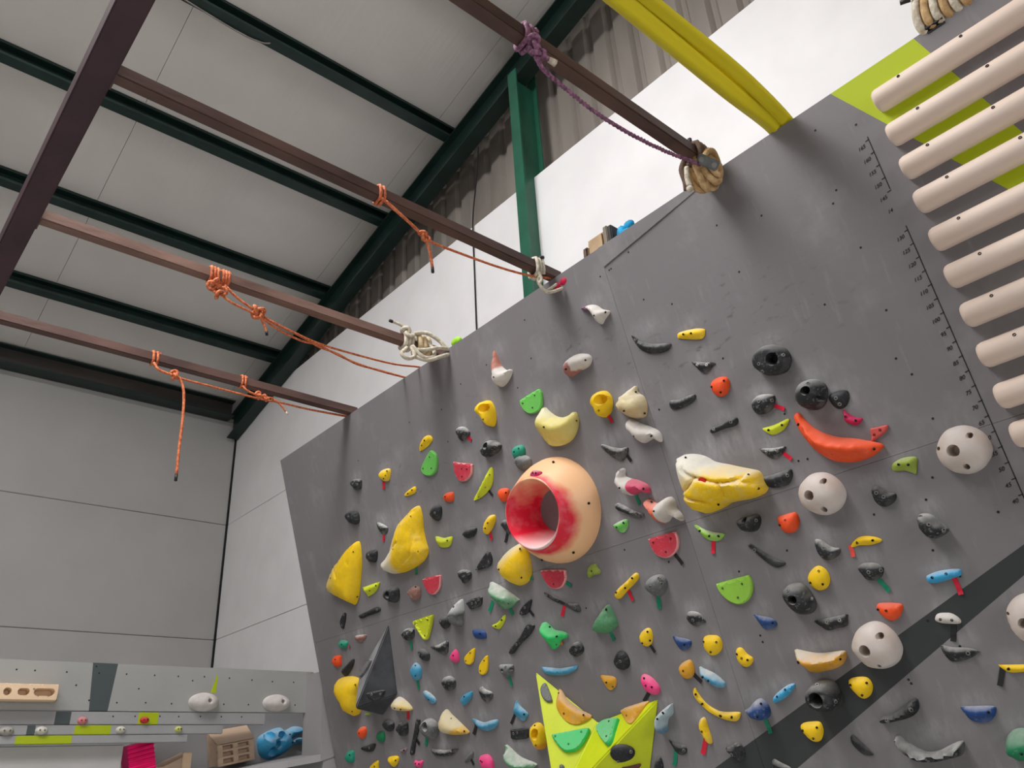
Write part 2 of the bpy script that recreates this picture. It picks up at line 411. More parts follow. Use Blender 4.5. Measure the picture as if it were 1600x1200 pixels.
PL=['dark green roof purlin nearest the top of the picture, partly behind a steel bar','dark green roof purlin, second from the picture top','dark green roof purlin, third from the picture top, crossing behind the maroon beam','dark green roof purlin, fourth from the picture top','dark green roof purlin nearest the far wall']
for i,y in enumerate((3.045,4.0,4.99,5.985,6.985)): purlin(y,PL[i])
# cable sagging under the second purlin
tag(MB().tube(catmull([(.9,3.98,ZR(3.98)+.25),(1.1,3.985,ZR(3.98)+.235),(1.35,3.99,ZR(3.98)+.225),(1.5,3.98,ZR(3.98)+.245),(1.55,3.95,ZR(3.98)+.28)],4,False),.006,6).build('loose_cable',mat('grey_cable',(120,112,108),.5)),'thin loose cable running under the second roof purlin','cable')
# rafter: I section along the side wall
def isec(y0,y1,xa,xb,depth,name,label):
    e=empty(name,(xa,y0,ZR(y0))); tag(e,label,'roof beam')
    tf=.014; xm=(xa+xb)/2
    def seg(nm,xl,xr,za,zb):
        V=[]
        for yy in (y0,y1):
            z=ZR(yy)-ZR(y0); V+=[(xl-xa,yy-y0,z+za),(xr-xa,yy-y0,z+za),(xr-xa,yy-y0,z+zb),(xl-xa,yy-y0,z+zb)]
        mesh_obj(nm,V,[(0,1,2,3),(4,7,6,5),(0,4,5,1),(1,5,6,2),(2,6,7,3),(3,7,4,0)],M_GREEN,e)
    seg('bottom_flange',xa,xb,0,tf); seg('web',xm-.005,xm+.005,tf,depth-tf); seg('top_flange',xa,xb,depth-tf,depth)
isec(-4,YL-.05,3.065,3.185,.245,'roof_rafter','dark green sloping rafter along the top of the white wall')
# eave beam along the far wall
e=empty('eave_beam',(0,YL-.1,5.285)); tag(e,'dark steel eave beam along the top of the far wall','roof beam')
M_EAVE=mat('dark_eave_steel',(40,44,42),.45,0,.2,3,.05,20,stretch=(.3,1,1),c2=(66,58,54))
MB().box((-9,-.08,0),(3.07,.09,.012)).build('bottom_flange',M_GREEN,e)
MB().box((-9,.0,.012),(3.07,.01,.17)).build('web',M_EAVE,e)
MB().box((-9,-.08,.17),(3.07,.07,.182)).build('top_flange',M_GREEN,e)
# green column: H section half buried behind the white panels
e=empty('steel_column',(3.05,3.13,0)); tag(e,'green steel column standing against the white wall','column')
zt=ZR(3.13)+.07
MB().box((0,-.045,0),(.012,.045,zt)).build('front_flange',M_GREENL,e)
MB().box((.012,-.005,0),(.2,.005,zt-.072)).build('web',M_GREENL,e)
MB().box((.2,-.045,0),(.212,.045,zt+.2)).build('rear_flange',M_GREENL,e)
# cable down the white wall
tag(MB().tube(catmull([(3.17,3.69,6.08),(3.17,3.73,5.8),(3.172,3.8,5.42),(3.18,3.815,5.0),(3.18,3.82,4.3),(3.18,3.82,3.3)],4,False),.006,6).build('wall_cable',M_BLACK),'thin dark cable hanging down the white wall beside the green column','cable')
# ================================================================== CLIMBING BOARD
# type|colour|chalk|height mm|centre u,v mm|outline|bolts|pockets|label|key|grooves, in board millimetres
HOLDS='''s|black|0.5|31|-4112,1012|-49,32 -15,34 39,21 54,4 39,-30 2,-40 -24,-25 -47,3|36,-10||small pitted black hold, left of the pale yellow teardrop and above the dull black lump|a1|
d|yellow|0.6|30|-3810,977|-48,23 -21,35 41,27 57,11 38,-28 10,-40 -27,-27 -50,-1|47,11 29,-11 5,-22||small pale yellow teardrop hold, right of the pitted black nub|a2|
e|yellow|0.1|19|-3612,815|-58,3 0,16 51,18 45,-11 10,-17 -49,-10|32,3 -16,-4||tiny yellow wedge hold, right of the pale yellow teardrop and left of the black egg|a3|
d|orange|0.2|23|-3299,695|-39,14 -14,26 29,21 44,9 35,-22 10,-29 -26,-17 -40,-1|-6,6||small orange knob, above the black egg and below the upper watermelon slice|a4|
d|black|0.2|31|-3426,646|-57,10 -20,38 17,38 46,22 44,-5 23,-37 -10,-45 -43,-22|13,-4||smooth black egg-shaped hold, below the small orange knob and above the lemon dished ledge|a5|
s|black|0.1|38|-4227,833|-60,28 -27,44 34,32 65,8 57,-39 16,-50 -28,-27 -57,2|1,10||dull black rounded hold, left of the chalky black ledge and below the pitted black nub|a6|
e|black|1|24|-3951,691|-45,43 -21,42 47,-1 47,-21 21,-38 -12,-29 -36,4|12,6||small black ledge topped with chalk, left of the big chalked yellow bunch|a7|
B|yellow|0.45|90|-3748,534|170,190 191,170 189,113 174,47 174,-22 178,-54 162,-82 115,-108 44,-123 -47,-129 -135,-123 -199,-108 -227,-89 -253,-47 -245,-26 -186,-13 -125,25 -70,77 -1,138 89,166|192,164 -30,4 177,-66||big yellow bunch-shaped hold with white chalked flank, right of the chalky black ledge|a8|208,166;121,145;51,106;25,55;11,32;-101,8;-208,-26 192,47;152,42;118,-19;87,-56;-1,-86 194,-56;160,-48;108,-86;35,-107 179,168;87,142;-5,108
B|yellow|0.05|80|-4401,508|165,176 191,159 180,86 158,22 114,-57 71,-130 16,-177 -7,-171 -64,-146 -144,-105 -217,-59 -227,-7 -188,35 -111,90 -15,124 79,158|197,138 -99,18 72,-166||big plain yellow bunch-shaped hold, left of the little lemon wedge|a9|208,156;124,142;57,123;5,93;-28,59 140,131;105,91;99,58 -95,81;-54,43;-35,4
s|black|0.1|32|-4106,563|-51,17 -25,36 34,29 56,16 40,-21 14,-40 -20,-31 -48,-7|0,11||compact black knob, below the chalky black ledge and above the little lemon wedge|a10|
e|lemon|0.2|27|-3426,488|-58,37 -34,32 10,13 78,4 61,-24 29,-40 -31,-27 -55,5|52,-9||lemon yellow dished ledge, left of the small black almond and below the black egg|a11|
d|black|0.25|26|-3202,476|-53,9 -19,24 27,21 60,10 48,-11 18,-27 -27,-23 -53,-3|||small black almond hold, left of the small yellow kidney|a12|
f|black|0.35|11|-3140,306|-79,-16 -21,20 45,48 58,14 48,-13 15,-28 -66,-26|42,35 33,-6 -66,-20||black triangular plate hold, right of the chunky black hold and left of the yellow pear|a13|
s|black|0.6|29|-3320,275|-37,34 -2,34 48,15 50,-11 22,-29 -14,-36 -26,-16 -41,8|||black chunky hold with chalked top, left of the black triangle plate|a14|
f|green|0.1|15|-3382,905|-82,1 -44,31 23,68 47,61 68,34 64,-3 37,-46 0,-60 -39,-54 -73,-31|19,37 -59,-4 11,-25||tall light green slice-shaped plate, below the tiny yellow bean|a15|
f|red|0.3|14|-3131,787|-58,67 -35,60 73,16 78,5 59,-31 19,-49 -19,-50 -50,-31 -67,14|0,15 37,1 -13,-24||red watermelon-slice hold with pale rind, left of the slanting lemon blade|a16|
e|lemon|0.1|34|-3000,675|77,68 83,50 64,3 25,-32 -36,-50 -102,-54 -100,-43 -61,-19 1,22 50,55|67,32 14,-17 -62,-48||long slanting lemon yellow blade, left of the half-hidden orange knob|a17|
d|yellow|0.5|29|-3040,475|-47,-7 -24,23 14,42 53,38 53,14 30,-9 0,-30 -31,-41 -49,-29|16,8 -11,-12||small yellow kidney hold, left of the tucked black hold|a18|
f|red|0.3|14|-3600,284|-74,45 -44,48 78,40 82,15 59,-23 20,-45 -12,-48 -43,-33 -66,3|||small red watermelon-slice plate, right of the rusty pink stone|a19|
e|lemon|0.1|30|-4191,384|-84,24 -52,25 90,22 89,9 43,-22 -37,-36 -51,-23|71,6 7,-9||little lemon yellow wedge, left of the shiny black pocket and above the tilted black bar|a20|
p|black|0.35|50|-3984,311|-63,17 -35,44 26,48 63,24 64,-8 44,-40 6,-50 -39,-30 -65,-5||4,4,18|shiny black hold with a side pocket, right of the little lemon wedge|b1|
s|rust|0.3|33|-3777,277|-49,21 -10,35 24,38 58,15 48,-20 22,-37 -11,-38 -31,-17 -51,3|37,29||mottled rusty pink stone-like hold, left of the small watermelon slice|b2|
e|black|0.05|28|-4254,253|-119,8 -19,14 71,21 110,11 112,-6 70,-13 -16,-13 -94,-16 -116,-6|115,5||narrow black bar hold tilted up, below the little lemon wedge|b3|
f|black|0.05|11|-4561,266|29,38 43,28 21,-9 -19,-52 -37,-27 -33,0 -4,23|28,26 -16,-30||slim upright black leaf hold, above the tiny teal knob|b4|
e|rust|0.8|22|-4415,129|-60,14 -28,22 64,11 65,-3 20,-22 -18,-21 -44,-2|||tiny rust-coloured ledge with white top, right of the tiny teal knob|b5|
d|teal|0.2|26|-4611,122|-49,13 -22,31 41,16 51,-2 32,-23 -10,-27 -44,-8|14,3||tiny teal knob, above the edge orange knob and left of the tiny rust ledge|b6|
d|orange|0.05|29|-4720,37|-49,15 -18,34 49,27 47,4 33,-31 -16,-35 -46,-14|17,12||bright orange knob at the board edge, left of the black horn|b7|
e|black|0.05|29|-4605,-15|71,38 77,25 40,-10 -35,-49 -77,-35 -84,-10 -19,12 28,29|||black horn-shaped hold, right of the edge orange knob and below the tiny teal knob|b8|
d|yellow|0.15|80|-4648,-181|-130,76 -94,106 5,115 116,93 148,59 114,-29 79,-103 34,-120 -9,-114 -52,-87 -90,-27 -122,31|162,65 58,-89||tall rounded yellow shell hold, above the tiny olive nub and below the black horn|b9|
s|black|0.7|31|-3918,73|-52,15 -17,31 32,28 60,15 46,-20 7,-37 -28,-27 -48,-5|56,12 -3,3||pitted grey-black hold, left of the yellow triangle and above the leaning dark oval|b11|
T|lemon|0.1|18|-3759,87|-82,42 -50,46 90,48 97,32 58,-19 14,-66 -13,-67 -39,-39 -75,22|-63,27 55,28 -3,-47||bright yellow triangle plate with raised rim, right of the pitted grey hold|b12|
d|grey|0.9|60|-3442,101|55,66 58,42 49,9 22,-18 22,-50 -10,-65 -39,-51 -58,-24 -68,7 -37,31 6,52|27,40||chalk-grey dolphin-shaped hold, right of the round dark hold and left of the grey trapezoid plate|b13|
d|black|0.3|26|-3567,79|-45,16 -22,30 27,26 47,5 34,-22 -6,-36 -35,-19|35,19 -16,10||round dark grey hold, left of the grey dolphin hold and right of the yellow triangle|b14|
f|black|0.5|11|-3297,129|-61,13 -25,21 63,21 62,1 41,-23 -30,-27 -50,-6|-11,1 48,11 20,-2||grey-black trapezoid plate, right of the grey dolphin hold and left of the green bowl ledge|b15|
e|navy|0.1|21|-3317,-23|-48,16 -33,24 27,14 51,-6 37,-32 -35,-16|23,-2||small dark blue block ledge, left of the curved lemon fin|b16|
e|black|1|27|-3653,-48|-88,22 -17,23 67,31 54,-14 32,-34 -1,-27 -47,-2|54,15||black swooping ledge with whitened top, left of the hot pink drop|b17|
d|black|0.35|27|-3817,-57|-42,28 -9,35 33,19 49,-7 34,-32 6,-35 -29,-17 -41,9|-14,8||leaning dark oval hold, left of the swooping black ledge and above the light blue pebble|b18|
d|pink|0.15|23|-3557,-107|-32,14 19,39 37,16 31,-18 4,-30 -23,-19 -35,-3|15,10||small hot pink drop hold, left of the upper yellow drop|b19|
f|yellow|0.05|11|-3431,-126|50,40 43,14 17,-22 -16,-35 -44,-22 -43,4 -8,22|18,21 -32,-12||yellow drop-shaped plate, upper of two, right of the hot pink drop|b20|
f|yellow|0.05|11|-3340,-184|45,48 40,15 17,-26 -20,-39 -43,-27 -36,3 -4,27|20,27 -27,-17||yellow drop-shaped plate, lower of two, right of the upper yellow drop|b21|
d|blue|0.55|32|-3920,-135|-50,8 -26,36 12,49 46,23 47,-8 22,-38 -14,-46 -38,-24|23,35 15,-18||light blue pebble hold, below the leaning dark oval and above the whitened blue ledge|b22|
d|black|0.8|31|-3650,-229|-57,17 -28,34 17,34 49,16 52,-10 25,-34 -11,-39 -48,-19|1,11||black ball hold with chalked crown, left of the small blue leaf|b23|
e|blue|1|23|-3852,-279|-45,30 -24,37 16,18 47,-10 51,-31 15,-37 -19,-17 -40,9|6,-11||white-chalked pale blue ledge, left of the chalked black ball and below the light blue pebble|b24|
d|blue|0.1|24|-3533,-319|-48,0 -17,19 44,29 54,20 29,-8 -16,-29 -46,-31|3,11||small blue leaf hold, left of the white-capped black cup|b25|
e|black|1|25|-3380,-317|-38,30 -13,39 8,22 50,4 52,-16 22,-34 -5,-37 -34,-17 -42,9|||black cup hold with white chalk cap, right of the small blue leaf|b26|
e|lemon|0.05|18|-3150,0|-54,-1 -8,5 55,32 48,7 -2,-26 -38,-17|37,11 -17,-9||small curved lemon yellow fin, right of the small blue block|b28|
d|cream|0.7|60|-4116,-291|-76,15 -43,39 -13,44 26,26 69,-7 84,-35 46,-38 -30,-30 -64,-14|-5,-5 35,-20||cream beak-shaped hold, above the black rock and left of the whitened blue ledge|b29|
e|olive|0.1|20|-4493,-307|-20,8 22,4 15,-8 -17,-5|||tiny olive nub peeking under the black pyramid, above the orange pebble|b30|
d|orange|0.2|26|-4590,-404|-46,10 -12,30 39,30 46,6 25,-22 -12,-35 -40,-20|-4,3||orange pebble hold, above the dark brown wedge and left of the dark green oval|c1|
d|dgreen|0.05|24|-4399,-445|-43,10 -14,29 34,27 40,3 27,-21 -7,-31 -37,-16|||dark green oval hold, below the black rock and above the dark brown wedge|c2|
s|black|0.2|29|-4290,-390|-54,19 -18,35 41,20 49,-2 29,-25 -3,-33 -43,-13|||black rock-like hold, above the dark green oval and left of the knobbly dark egg|c3|
s|black|0.4|33|-4160,-418|-47,11 -18,36 30,41 54,27 47,-9 28,-34 -8,-41 -36,-26 -51,-7|36,33||knobbly dark egg hold, right of the black rock and left of the upright black stick|c4|
e|black|0.1|23|-4558,-497|-86,4 -31,15 78,21 61,-7 18,-21 -41,-12|32,4||dark brownish wedge hold, below the dark green oval and above the bottom yellow hold|c5|
d|teal|0.1|29|-4780,-531|-50,5 -19,32 41,35 49,11 31,-27 -6,-37 -46,-19|32,15||teal green oval hold, left of the dark brown wedge and below the orange pebble|c6|
d|yellow|0.05|25|-4530,-602|-55,-3 -9,19 48,32 41,4 25,-26 -51,-26|27,5||small yellow hold cut by the picture bottom, below the dark brown wedge|c7|
d|yellow|0.05|25|-4323,-583|-50,12 -24,26 55,22 43,-9 0,-32 -25,-20|44,4||small yellow heart-shaped hold, below the tiny mauve ledge and right of the bottom yellow hold|c8|
d|pink|0.1|20|-4078,-610|-39,18 -1,11 40,14 31,-7 2,-23 -32,-12|-14,4 18,1||tiny pink cup hold, below the tiny mauve ledge and right of the yellow heart|c9|
e|mauve|0.3|18|-4198,-535|-34,3 27,14 28,2 6,-10 -27,-9|16,5||tiny mauve-grey ledge, above the yellow heart and below the upright black stick|c10|
f|black|0.3|11|-4059,-469|46,86 73,87 70,66 37,21 -12,-35 -46,-89 -77,-90 -70,-66 -34,-21 12,41|52,71 -52,-76||long upright black stick hold, right of the knobbly dark egg|c11|
q|grey|0.6|50|-3893,-438|-70,18 -38,45 6,51 46,34 64,1 51,-33 18,-53 -20,-45 -57,-18||2,18,21|mottled grey doughnut hold, right of the upright black stick|c12|
d|cream|0.4|70|-3691,-442|-36,86 2,56 54,12 111,-38 102,-48 49,-48 -35,-41 -78,-22 -90,2 -78,41|18,46 99,-31||creamy yellow fin-shaped hold, right of the grey doughnut and above the black moustache ledge|c13|
e|black|0.8|28|-3829,-566|-107,13 -87,23 4,8 119,11 111,-2 62,-21 -18,-22 -84,-9|||wide black moustache-shaped ledge, left of the pale grey sliver and below the creamy yellow fin|c14|
e|grey|0.3|18|-3628,-608|42,29 38,8 2,-14 -39,-23 -40,-12 -3,11|||small pale grey sliver hold, left of the bottom pink capsule|c15|
d|pink|0.15|32|-3490,-641|-50,26 -30,39 20,39 45,12 44,-25 34,-40 -18,-37 -46,-14|-17,18 -5,13||bright pink capsule hold at the picture bottom, right of the pale grey sliver|c16|
e|blue|0.6|30|-3434,-455|-98,31 -70,26 -13,7 51,11 99,9 95,-11 62,-29 6,-36 -51,-20 -81,11|||blue smile-shaped crescent hold, below the white-capped black cup and right of the creamy yellow fin|c17|
e|yellow|0.2|26|-3384,1028|-62,-20 -53,3 -4,33 44,32 66,8 55,-7 7,-23 -53,-26|18,11 -21,-5||tiny yellow bean hold, above the tall green slice and left of the grey-topped pebble|d1|
d|black|0.9|29|-3067,976|-43,32 -20,40 23,27 52,-7 46,-24 8,-35 -25,-33 -41,0|-7,8||grey-topped black pebble, below the untaped yellow pocket and left of the dark grey jug|d2|
p|black|0.7|50|-2882,832|-63,16 -35,30 -8,42 39,26 70,-5 63,-21 34,-34 -38,-37 -62,-17|65,-7|-2,14,15|dark grey jug with an open slot, left of the turquoise hold|d3|
d|teal|0.15|26|-2705,754|-42,15 -20,31 28,26 44,4 34,-21 -3,-32 -41,-23|22,10 -11,4||turquoise round hold, above the grey dimpled ball and right of the dark grey jug|d4|
d|grey|0.6|31|-2695,697|-51,26 -21,41 16,32 51,5 50,-23 21,-39 -18,-36 -48,-6|-17,11||grey dimpled ball hold, below the turquoise hold and right of the dark grey jug|d5|
f|green|0.1|14|-2533,946|-73,32 -50,38 57,43 73,33 76,7 57,-38 19,-55 -27,-49 -58,-23 -73,12|37,22 -52,15 2,-28||light green half-disc plate, above the pale yellow moon and below the rusty-horned white hold|d6|
e|paleyellow|0.4|90|-2412,792|-50,101 -32,77 0,40 43,17 85,11 120,15 126,-15 110,-52 78,-84 34,-101 -24,-99 -76,-75 -108,-19 -121,30 -107,65 -78,88|-25,-4 121,-29||large pale yellow moon-shaped hold, below the green half disc and right of the turquoise hold|d7|
p|yellow|0.1|70|-2843,1008|-54,38 -22,60 18,60 43,41 52,-4 41,-54 14,-79 -10,-60 -29,-17 -53,16|16,-40|24,15,21|yellow hold with one round pocket, no tape, above the grey-topped pebble|d8|
d|white|0.3|60|-2677,1169|-12,118 -1,82 9,29 34,-9 68,-20 66,-39 26,-67 -18,-77 -41,-61 -54,-28 -44,9 -33,64|-9,-30||white hold with a rusty horn, above the untaped yellow pocket|d9|
d|white|0.3|60|-2197,1002|-79,3 -63,30 -23,47 26,42 68,23 83,-1 72,-21 47,-32 -4,-33 -53,-38 -75,-20|71,-9 -35,-10||white oval hold with pinkish stains, above the taped yellow pocket and below the purple-white beak|d10|
d|orange|0.1|25|-2883,589|-37,20 -12,33 32,23 41,3 22,-26 -12,-35 -35,-16|31,1||orange knob half behind the peach ring, right of the slanting lemon blade|e1|
d|black|0.5|20|-2925,436|-31,21 -8,35 15,26 24,-5 20,-37 -1,-35 -19,-5|||small black hold tucked beside the peach ring, right of the small yellow kidney|e2|
d|yellow|0.5|80|-2908,243|63,90 86,73 89,20 85,-27 71,-62 43,-89 -2,-100 -33,-93 -87,-61 -119,-10 -121,30 -83,60 -24,80 30,89|77,64 -73,1 43,-68||big yellow pear-shaped hold with chalk patch, right of the black triangle plate|e3|103,13;94,13
f|red|0.3|13|-2696,128|-72,47 -53,52 74,25 80,8 71,-21 43,-44 11,-49 -30,-38 -54,-10 -69,30|-6,-23||red watermelon-slice plate, above the black knife hold and left of the olive star nub|e4|
s|olive|0.3|22|-2450,109|-9,29 22,29 29,10 40,-10 24,-19 -9,-17 -32,-24 -36,-11 -29,13|5,2||olive green star-like nub, left of the yellow finger and right of the lower watermelon slice|e5|
e|green|1|19|-2222,255|-46,13 -19,21 27,24 39,13 31,-9 8,-26 -11,-26 -29,-11|22,11 -23,2||small white hold stained green, below the chalky grey rod|e6|
e|dullgreen|1|80|-3074,121|-56,79 -42,77 24,34 108,-35 95,-46 50,-65 13,-63 -25,-48 -46,-13 -58,23 -63,57|61,-43||dull green bowl-shaped ledge with white rim, right of the grey trapezoid plate|f1|
f|black|0.05|11|-2935,31|54,36 42,14 17,-14 -12,-25 -43,-20 -46,-7 -12,16|3,8 -29,-13||flat black leaf-shaped plate, right of the green bowl ledge and above the slanting grey stick|f2|
e|black|0.5|25|-2678,14|-106,67 -89,60 -39,31 14,-5 74,-20 87,-32 90,-50 77,-59 49,-47 3,-16 -59,19 -100,51|-88,55 74,-36||long black knife-shaped hold, below the lower watermelon slice and above the vivid green saddle|f3|
f|black|0.4|11|-3017,-99|-110,-49 -90,-30 -7,11 49,50 78,61 107,52 105,37 57,6 -21,-25 -74,-54 -96,-57|72,44 -37,-19||slanting dark grey stick hold, right of the curved lemon fin|f4|
e|green2|0.3|60|-2793,-113|-66,38 -54,59 -33,62 -13,44 12,19 58,4 85,-13 79,-27 44,-32 14,-53 -21,-64 -42,-39 -65,1|-9,43 45,-11 11,-46||vivid green saddle-shaped hold, left of the faceted black hold|f5|
s|black|0.6|26|-2675,-201|-47,4 -14,29 24,33 41,13 39,-9 15,-25 -19,-29 -39,-15|14,2||faceted black hold with chalk lines, above the blue rail|f6|
d|dullgreen|0.4|70|-2455,-111|32,65 45,55 56,7 57,-20 38,-38 8,-48 -38,-45 -78,-26 -79,-14 -40,19 -2,46|43,49||dull green triangular cone hold, above the faceted black hold and below the yellow finger|f7|
s|black|0.1|29|-2432,-284|-43,2 -18,32 5,40 32,27 40,-5 26,-31 -6,-39 -37,-25|10,1||matt black teardrop rock, above the amber wedge and below the yellow egg|f8|
p|grey|0.5|27|-3172,-222|-46,25 -29,28 40,19 50,6 39,-16 12,-31 -21,-29 -45,-2|13,14|-15,2,8 41,-2,7|grey skull-like hold with two eye pockets, right of the lower yellow drop|f9|
e|blue|0.5|28|-2813,-272|-118,26 -93,24 -8,8 65,4 108,4 109,-5 78,-18 24,-26 -63,-16 -102,0|||long straight blue rail hold, below the faceted black hold|f10|
e|amber|0.2|21|-2535,-360|-43,29 -15,28 28,18 39,0 25,-22 -6,-35 -27,-18|-6,1 13,-22||amber yellow wedge with one dark bolt hole, below the matt black teardrop|f11|
d|yellow|0.4|28|-2289,10|-70,-14 -47,0 6,19 59,41 76,35 73,19 44,1 -10,-22 -57,-44 -74,-35|55,25 3,-7 -51,-15||yellow finger-shaped hold, left of the dotted grey pebble and right of the olive star nub|f12|
e|blue|0.6|25|-3155,-428|-6,55 6,33 51,-10 41,-25 10,-41 -17,-27 -44,-1 -42,17|36,-10||small blue shell hold, above the dark rectangle plate and left of the dark red nub|g1|
f|black|0.2|11|-3201,-521|-50,22 -33,22 79,16 66,-11 47,-29 -54,-23 -55,4|-31,2 -2,4||dark rectangular plate hold, left of the yellow loop and below the small blue shell|g2|
p|yellow|0.1|50|-3063,-540|-32,34 -16,50 9,55 34,46 46,17 43,-23 25,-57 -2,-65 -27,-48 -38,-17 -42,9|16,48 9,-35|17,20,15 12,3,14|yellow loop hold with a tall oval hole, right of the dark rectangle plate|g3|
e|dullgreen|1|80|-3241,-641|-74,69 -54,65 0,20 41,0 105,-22 103,-37 3,-57 -56,-38 -67,-2|||large green hold with white chalked ridge, below the dark rectangle plate|g4|
s|grey|0.6|23|-2998,-637|-26,12 -7,30 17,33 26,18 18,-41 0,-40 -28,-13|12,24 10,10||spotted grey knob beside the yellow volume, below the yellow loop|g5|
s|drust|0.1|20|-2987,-470|-8,20 7,24 11,-10 -1,-31 -8,-3|||small dark red hold beside the yellow volume, above the yellow loop|g7|
d|yellow|0.3|24|-2266,-212|-37,5 -18,24 17,36 34,26 33,-2 15,-29 -11,-36 -33,-24|25,22 -16,-18 21,-15||yellow egg hold with three bolt dots, above the matt black teardrop|k1|
e|navy|0.4|20|-2096,-261|-36,28 -28,30 22,13 43,0 35,-18 9,-30 -15,-25 -30,0|17,-8||navy blue rounded ledge, below the white-topped black nose and above the amber cup|k2|
d|yellow|0.1|28|-1957,-289|-37,17 -23,34 4,35 36,26 45,2 34,-24 4,-40 -24,-37 -39,-13|-23,17 33,7 -5,-25||plump round yellow hold, right of the navy rounded ledge and below the white-topped black nose|k3|
d|yellow|0.1|22|-1836,-357|-28,23 -14,38 4,34 17,11 35,-7 26,-24 5,-35 -16,-30 -30,-9|-16,18 0,1 21,-9||tilted yellow oval with three bolts, right of the plump yellow round|k4|
d|amber|0.3|25|-2110,-366|-41,7 -21,26 21,37 34,23 31,-8 17,-27 -10,-34 -34,-23|-6,1||amber cup hold with central bolt, left of the white-topped blue ledge|k5|
e|blue|1|50|-2007,-408|-38,46 -25,37 16,13 41,-12 53,-31 43,-43 13,-38 -19,-16 -41,13 -42,32|-16,10 4,-7||white-topped blue ledge, right of the amber cup and above the yellow boomerang|k6|
d|pink|0.3|29|-2321,-398|-39,21 -29,40 -9,44 21,26 42,-3 46,-24 30,-42 1,-40 -26,-23 -37,-1|-5,31 -2,2 25,-8||hot pink capsule hold above the yellow volume, below the matt black teardrop|k7|
e|yellow|0.3|27|-2041,-514|-75,54 -68,70 -58,76 -51,51 -32,16 -1,-10 34,-25 104,-33 109,-44 90,-62 65,-62 24,-49 -18,-25 -53,9 -70,34|-57,54 -43,14 29,-35 77,-47||long curved yellow boomerang hold, above the pale yellow banana and below the white-topped blue ledge|k8|
d|navy|0.6|60|-1844,-548|-59,4 -36,13 -1,34 23,39 42,20 45,-4 34,-27 9,-36 -16,-31 -40,-11|34,26 17,-13||pointed blue horn hold with chalk, left of the sky blue capsule|k9|
d|iceblue|0.7|60|-2287,-537|51,53 52,41 40,13 11,-3 -4,-26 -9,-45 -33,-57 -46,-32 -44,-3 -29,20 12,40|31,32 -2,12||pale ice-blue hooked hold, above the black bird hold and below the hot pink capsule|k10|
d|yellow|0.6|23|-2111,-599|-27,14 -14,39 8,49 16,38 15,6 17,-26 11,-49 -6,-48 -20,-23|-6,1||pale yellow banana hold, below the yellow boomerang and right of the black bird hold|k11|
e|black|0.4|18|-2269,-652|-38,31 -24,25 3,14 31,5 39,-10 29,-26 5,-30 -18,-16 -28,6|29,-12||black bird-shaped hold, above the bottom grey bump and below the ice-blue hook|k12|
d|black|0.3|20|-2396,-716|-28,-6 -7,22 18,35 24,15 18,-13 7,-27 -32,-25|||dark grey bump cut by the picture bottom, below the black bird hold|k13|
s|black|0.3|24|-2000,-685|-43,13 -23,20 10,32 29,23 34,1 28,-21 5,-37 -12,-23 -28,-8|-11,-6||black claw hold on the dark stripe edge, right of the pale yellow banana|k14|
d|cyan|0.7|20|-1724,-502|-48,-15 -37,-4 -7,12 32,27 56,28 56,19 37,3 1,-17 -42,-29 -49,-25|-20,-6 22,14||sky blue capsule streaked with white, right of the pointed blue horn|k15|
e|black|0.8|19|-1837,-749|-21,21 -11,26 10,13 44,-8 35,-29 -29,-26 -28,2|||dark grey hold at the bottom inside the dark stripe, right of the black claw|k16|
d|white|0.3|50|-2016,1177|-72,52 -54,55 -15,46 14,30 39,-1 72,-25 59,-38 35,-48 12,-62 -2,-45 -13,-12 -23,17 -52,31|17,-25 65,-29||white beak hold with purple underside, above the stained white oval|h1|
e|black|0.3|29|-1799,924|-75,76 -64,68 -24,24 25,-5 90,-31 90,-44 69,-55 26,-49 -15,-31 -52,3 -70,45|-57,51||black crescent ledge, highest of the black crescents, left of the yellow brick ledge|h2|
e|yellow|0.4|24|-1601,884|-61,20 -52,29 -19,25 32,11 62,-5 62,-15 46,-35 21,-32 -31,-7 -60,9|-25,11 10,-1||short yellow brick-shaped ledge, above the small black half-moon and right of the top black crescent|h3|
e|black|0.5|19|-1598,741|-40,38 7,18 55,-6 37,-17 8,-29 -9,-23 -23,-2 -34,20|-14,15 24,-2||small black half-moon hold, above the top orange round and below the yellow brick ledge|h4|
d|orange|0.05|28|-1557,639|-36,17 -25,31 6,37 39,26 46,3 36,-21 14,-38 -12,-36 -31,-18 -37,1|35,12 -23,9 6,-25||bright orange round hold, topmost orange one, below the small black half-moon|h5|
p|yellow|0.15|70|-2127,781|-43,28 -22,52 12,59 41,46 55,14 48,-17 28,-46 5,-55 -15,-55 -31,-34 -34,-7 -44,13|11,-31|28,12,21|yellow hold with a round pocket and red tape, left of the pointed white shell|h6|
d|cream|0.8|80|-1969,729|40,62 37,41 45,23 58,8 63,-24 50,-60 34,-76 7,-73 -30,-55 -62,-23 -80,14 -81,25 -53,33 -34,49 8,58|37,36 -11,-32 59,-77||off-white shell hold with a pointed tip, right of the taped yellow pocket|h7|-52,30;1,17;39,0;58,2
e|black|0.4|23|-1737,647|-62,16 -49,24 -15,13 19,12 52,10 65,4 60,-11 40,-20 -1,-24 -45,-19 -63,-5|||curved black bar ledge, left of the top orange round and below the small black half-moon|h8|
d|white|0.6|60|-1964,595|-69,45 -61,68 -46,75 -28,66 -12,48 36,13 72,-20 79,-47 73,-66 61,-64 44,-45 20,-43 -11,-45 -35,-27 -53,9 -69,33|-22,-8 58,-37||smooth white seal-shaped hold, below the pointed white shell and right of the grey fish ledge|h9|
e|black|0.9|27|-2143,570|-62,47 -50,48 -7,21 38,0 74,-7 64,-31 39,-48 21,-52 -12,-27 -44,12 -62,37|67,-16||grey-black fish-shaped ledge, left of the white seal hold and above the pink-ended white hook|i1|
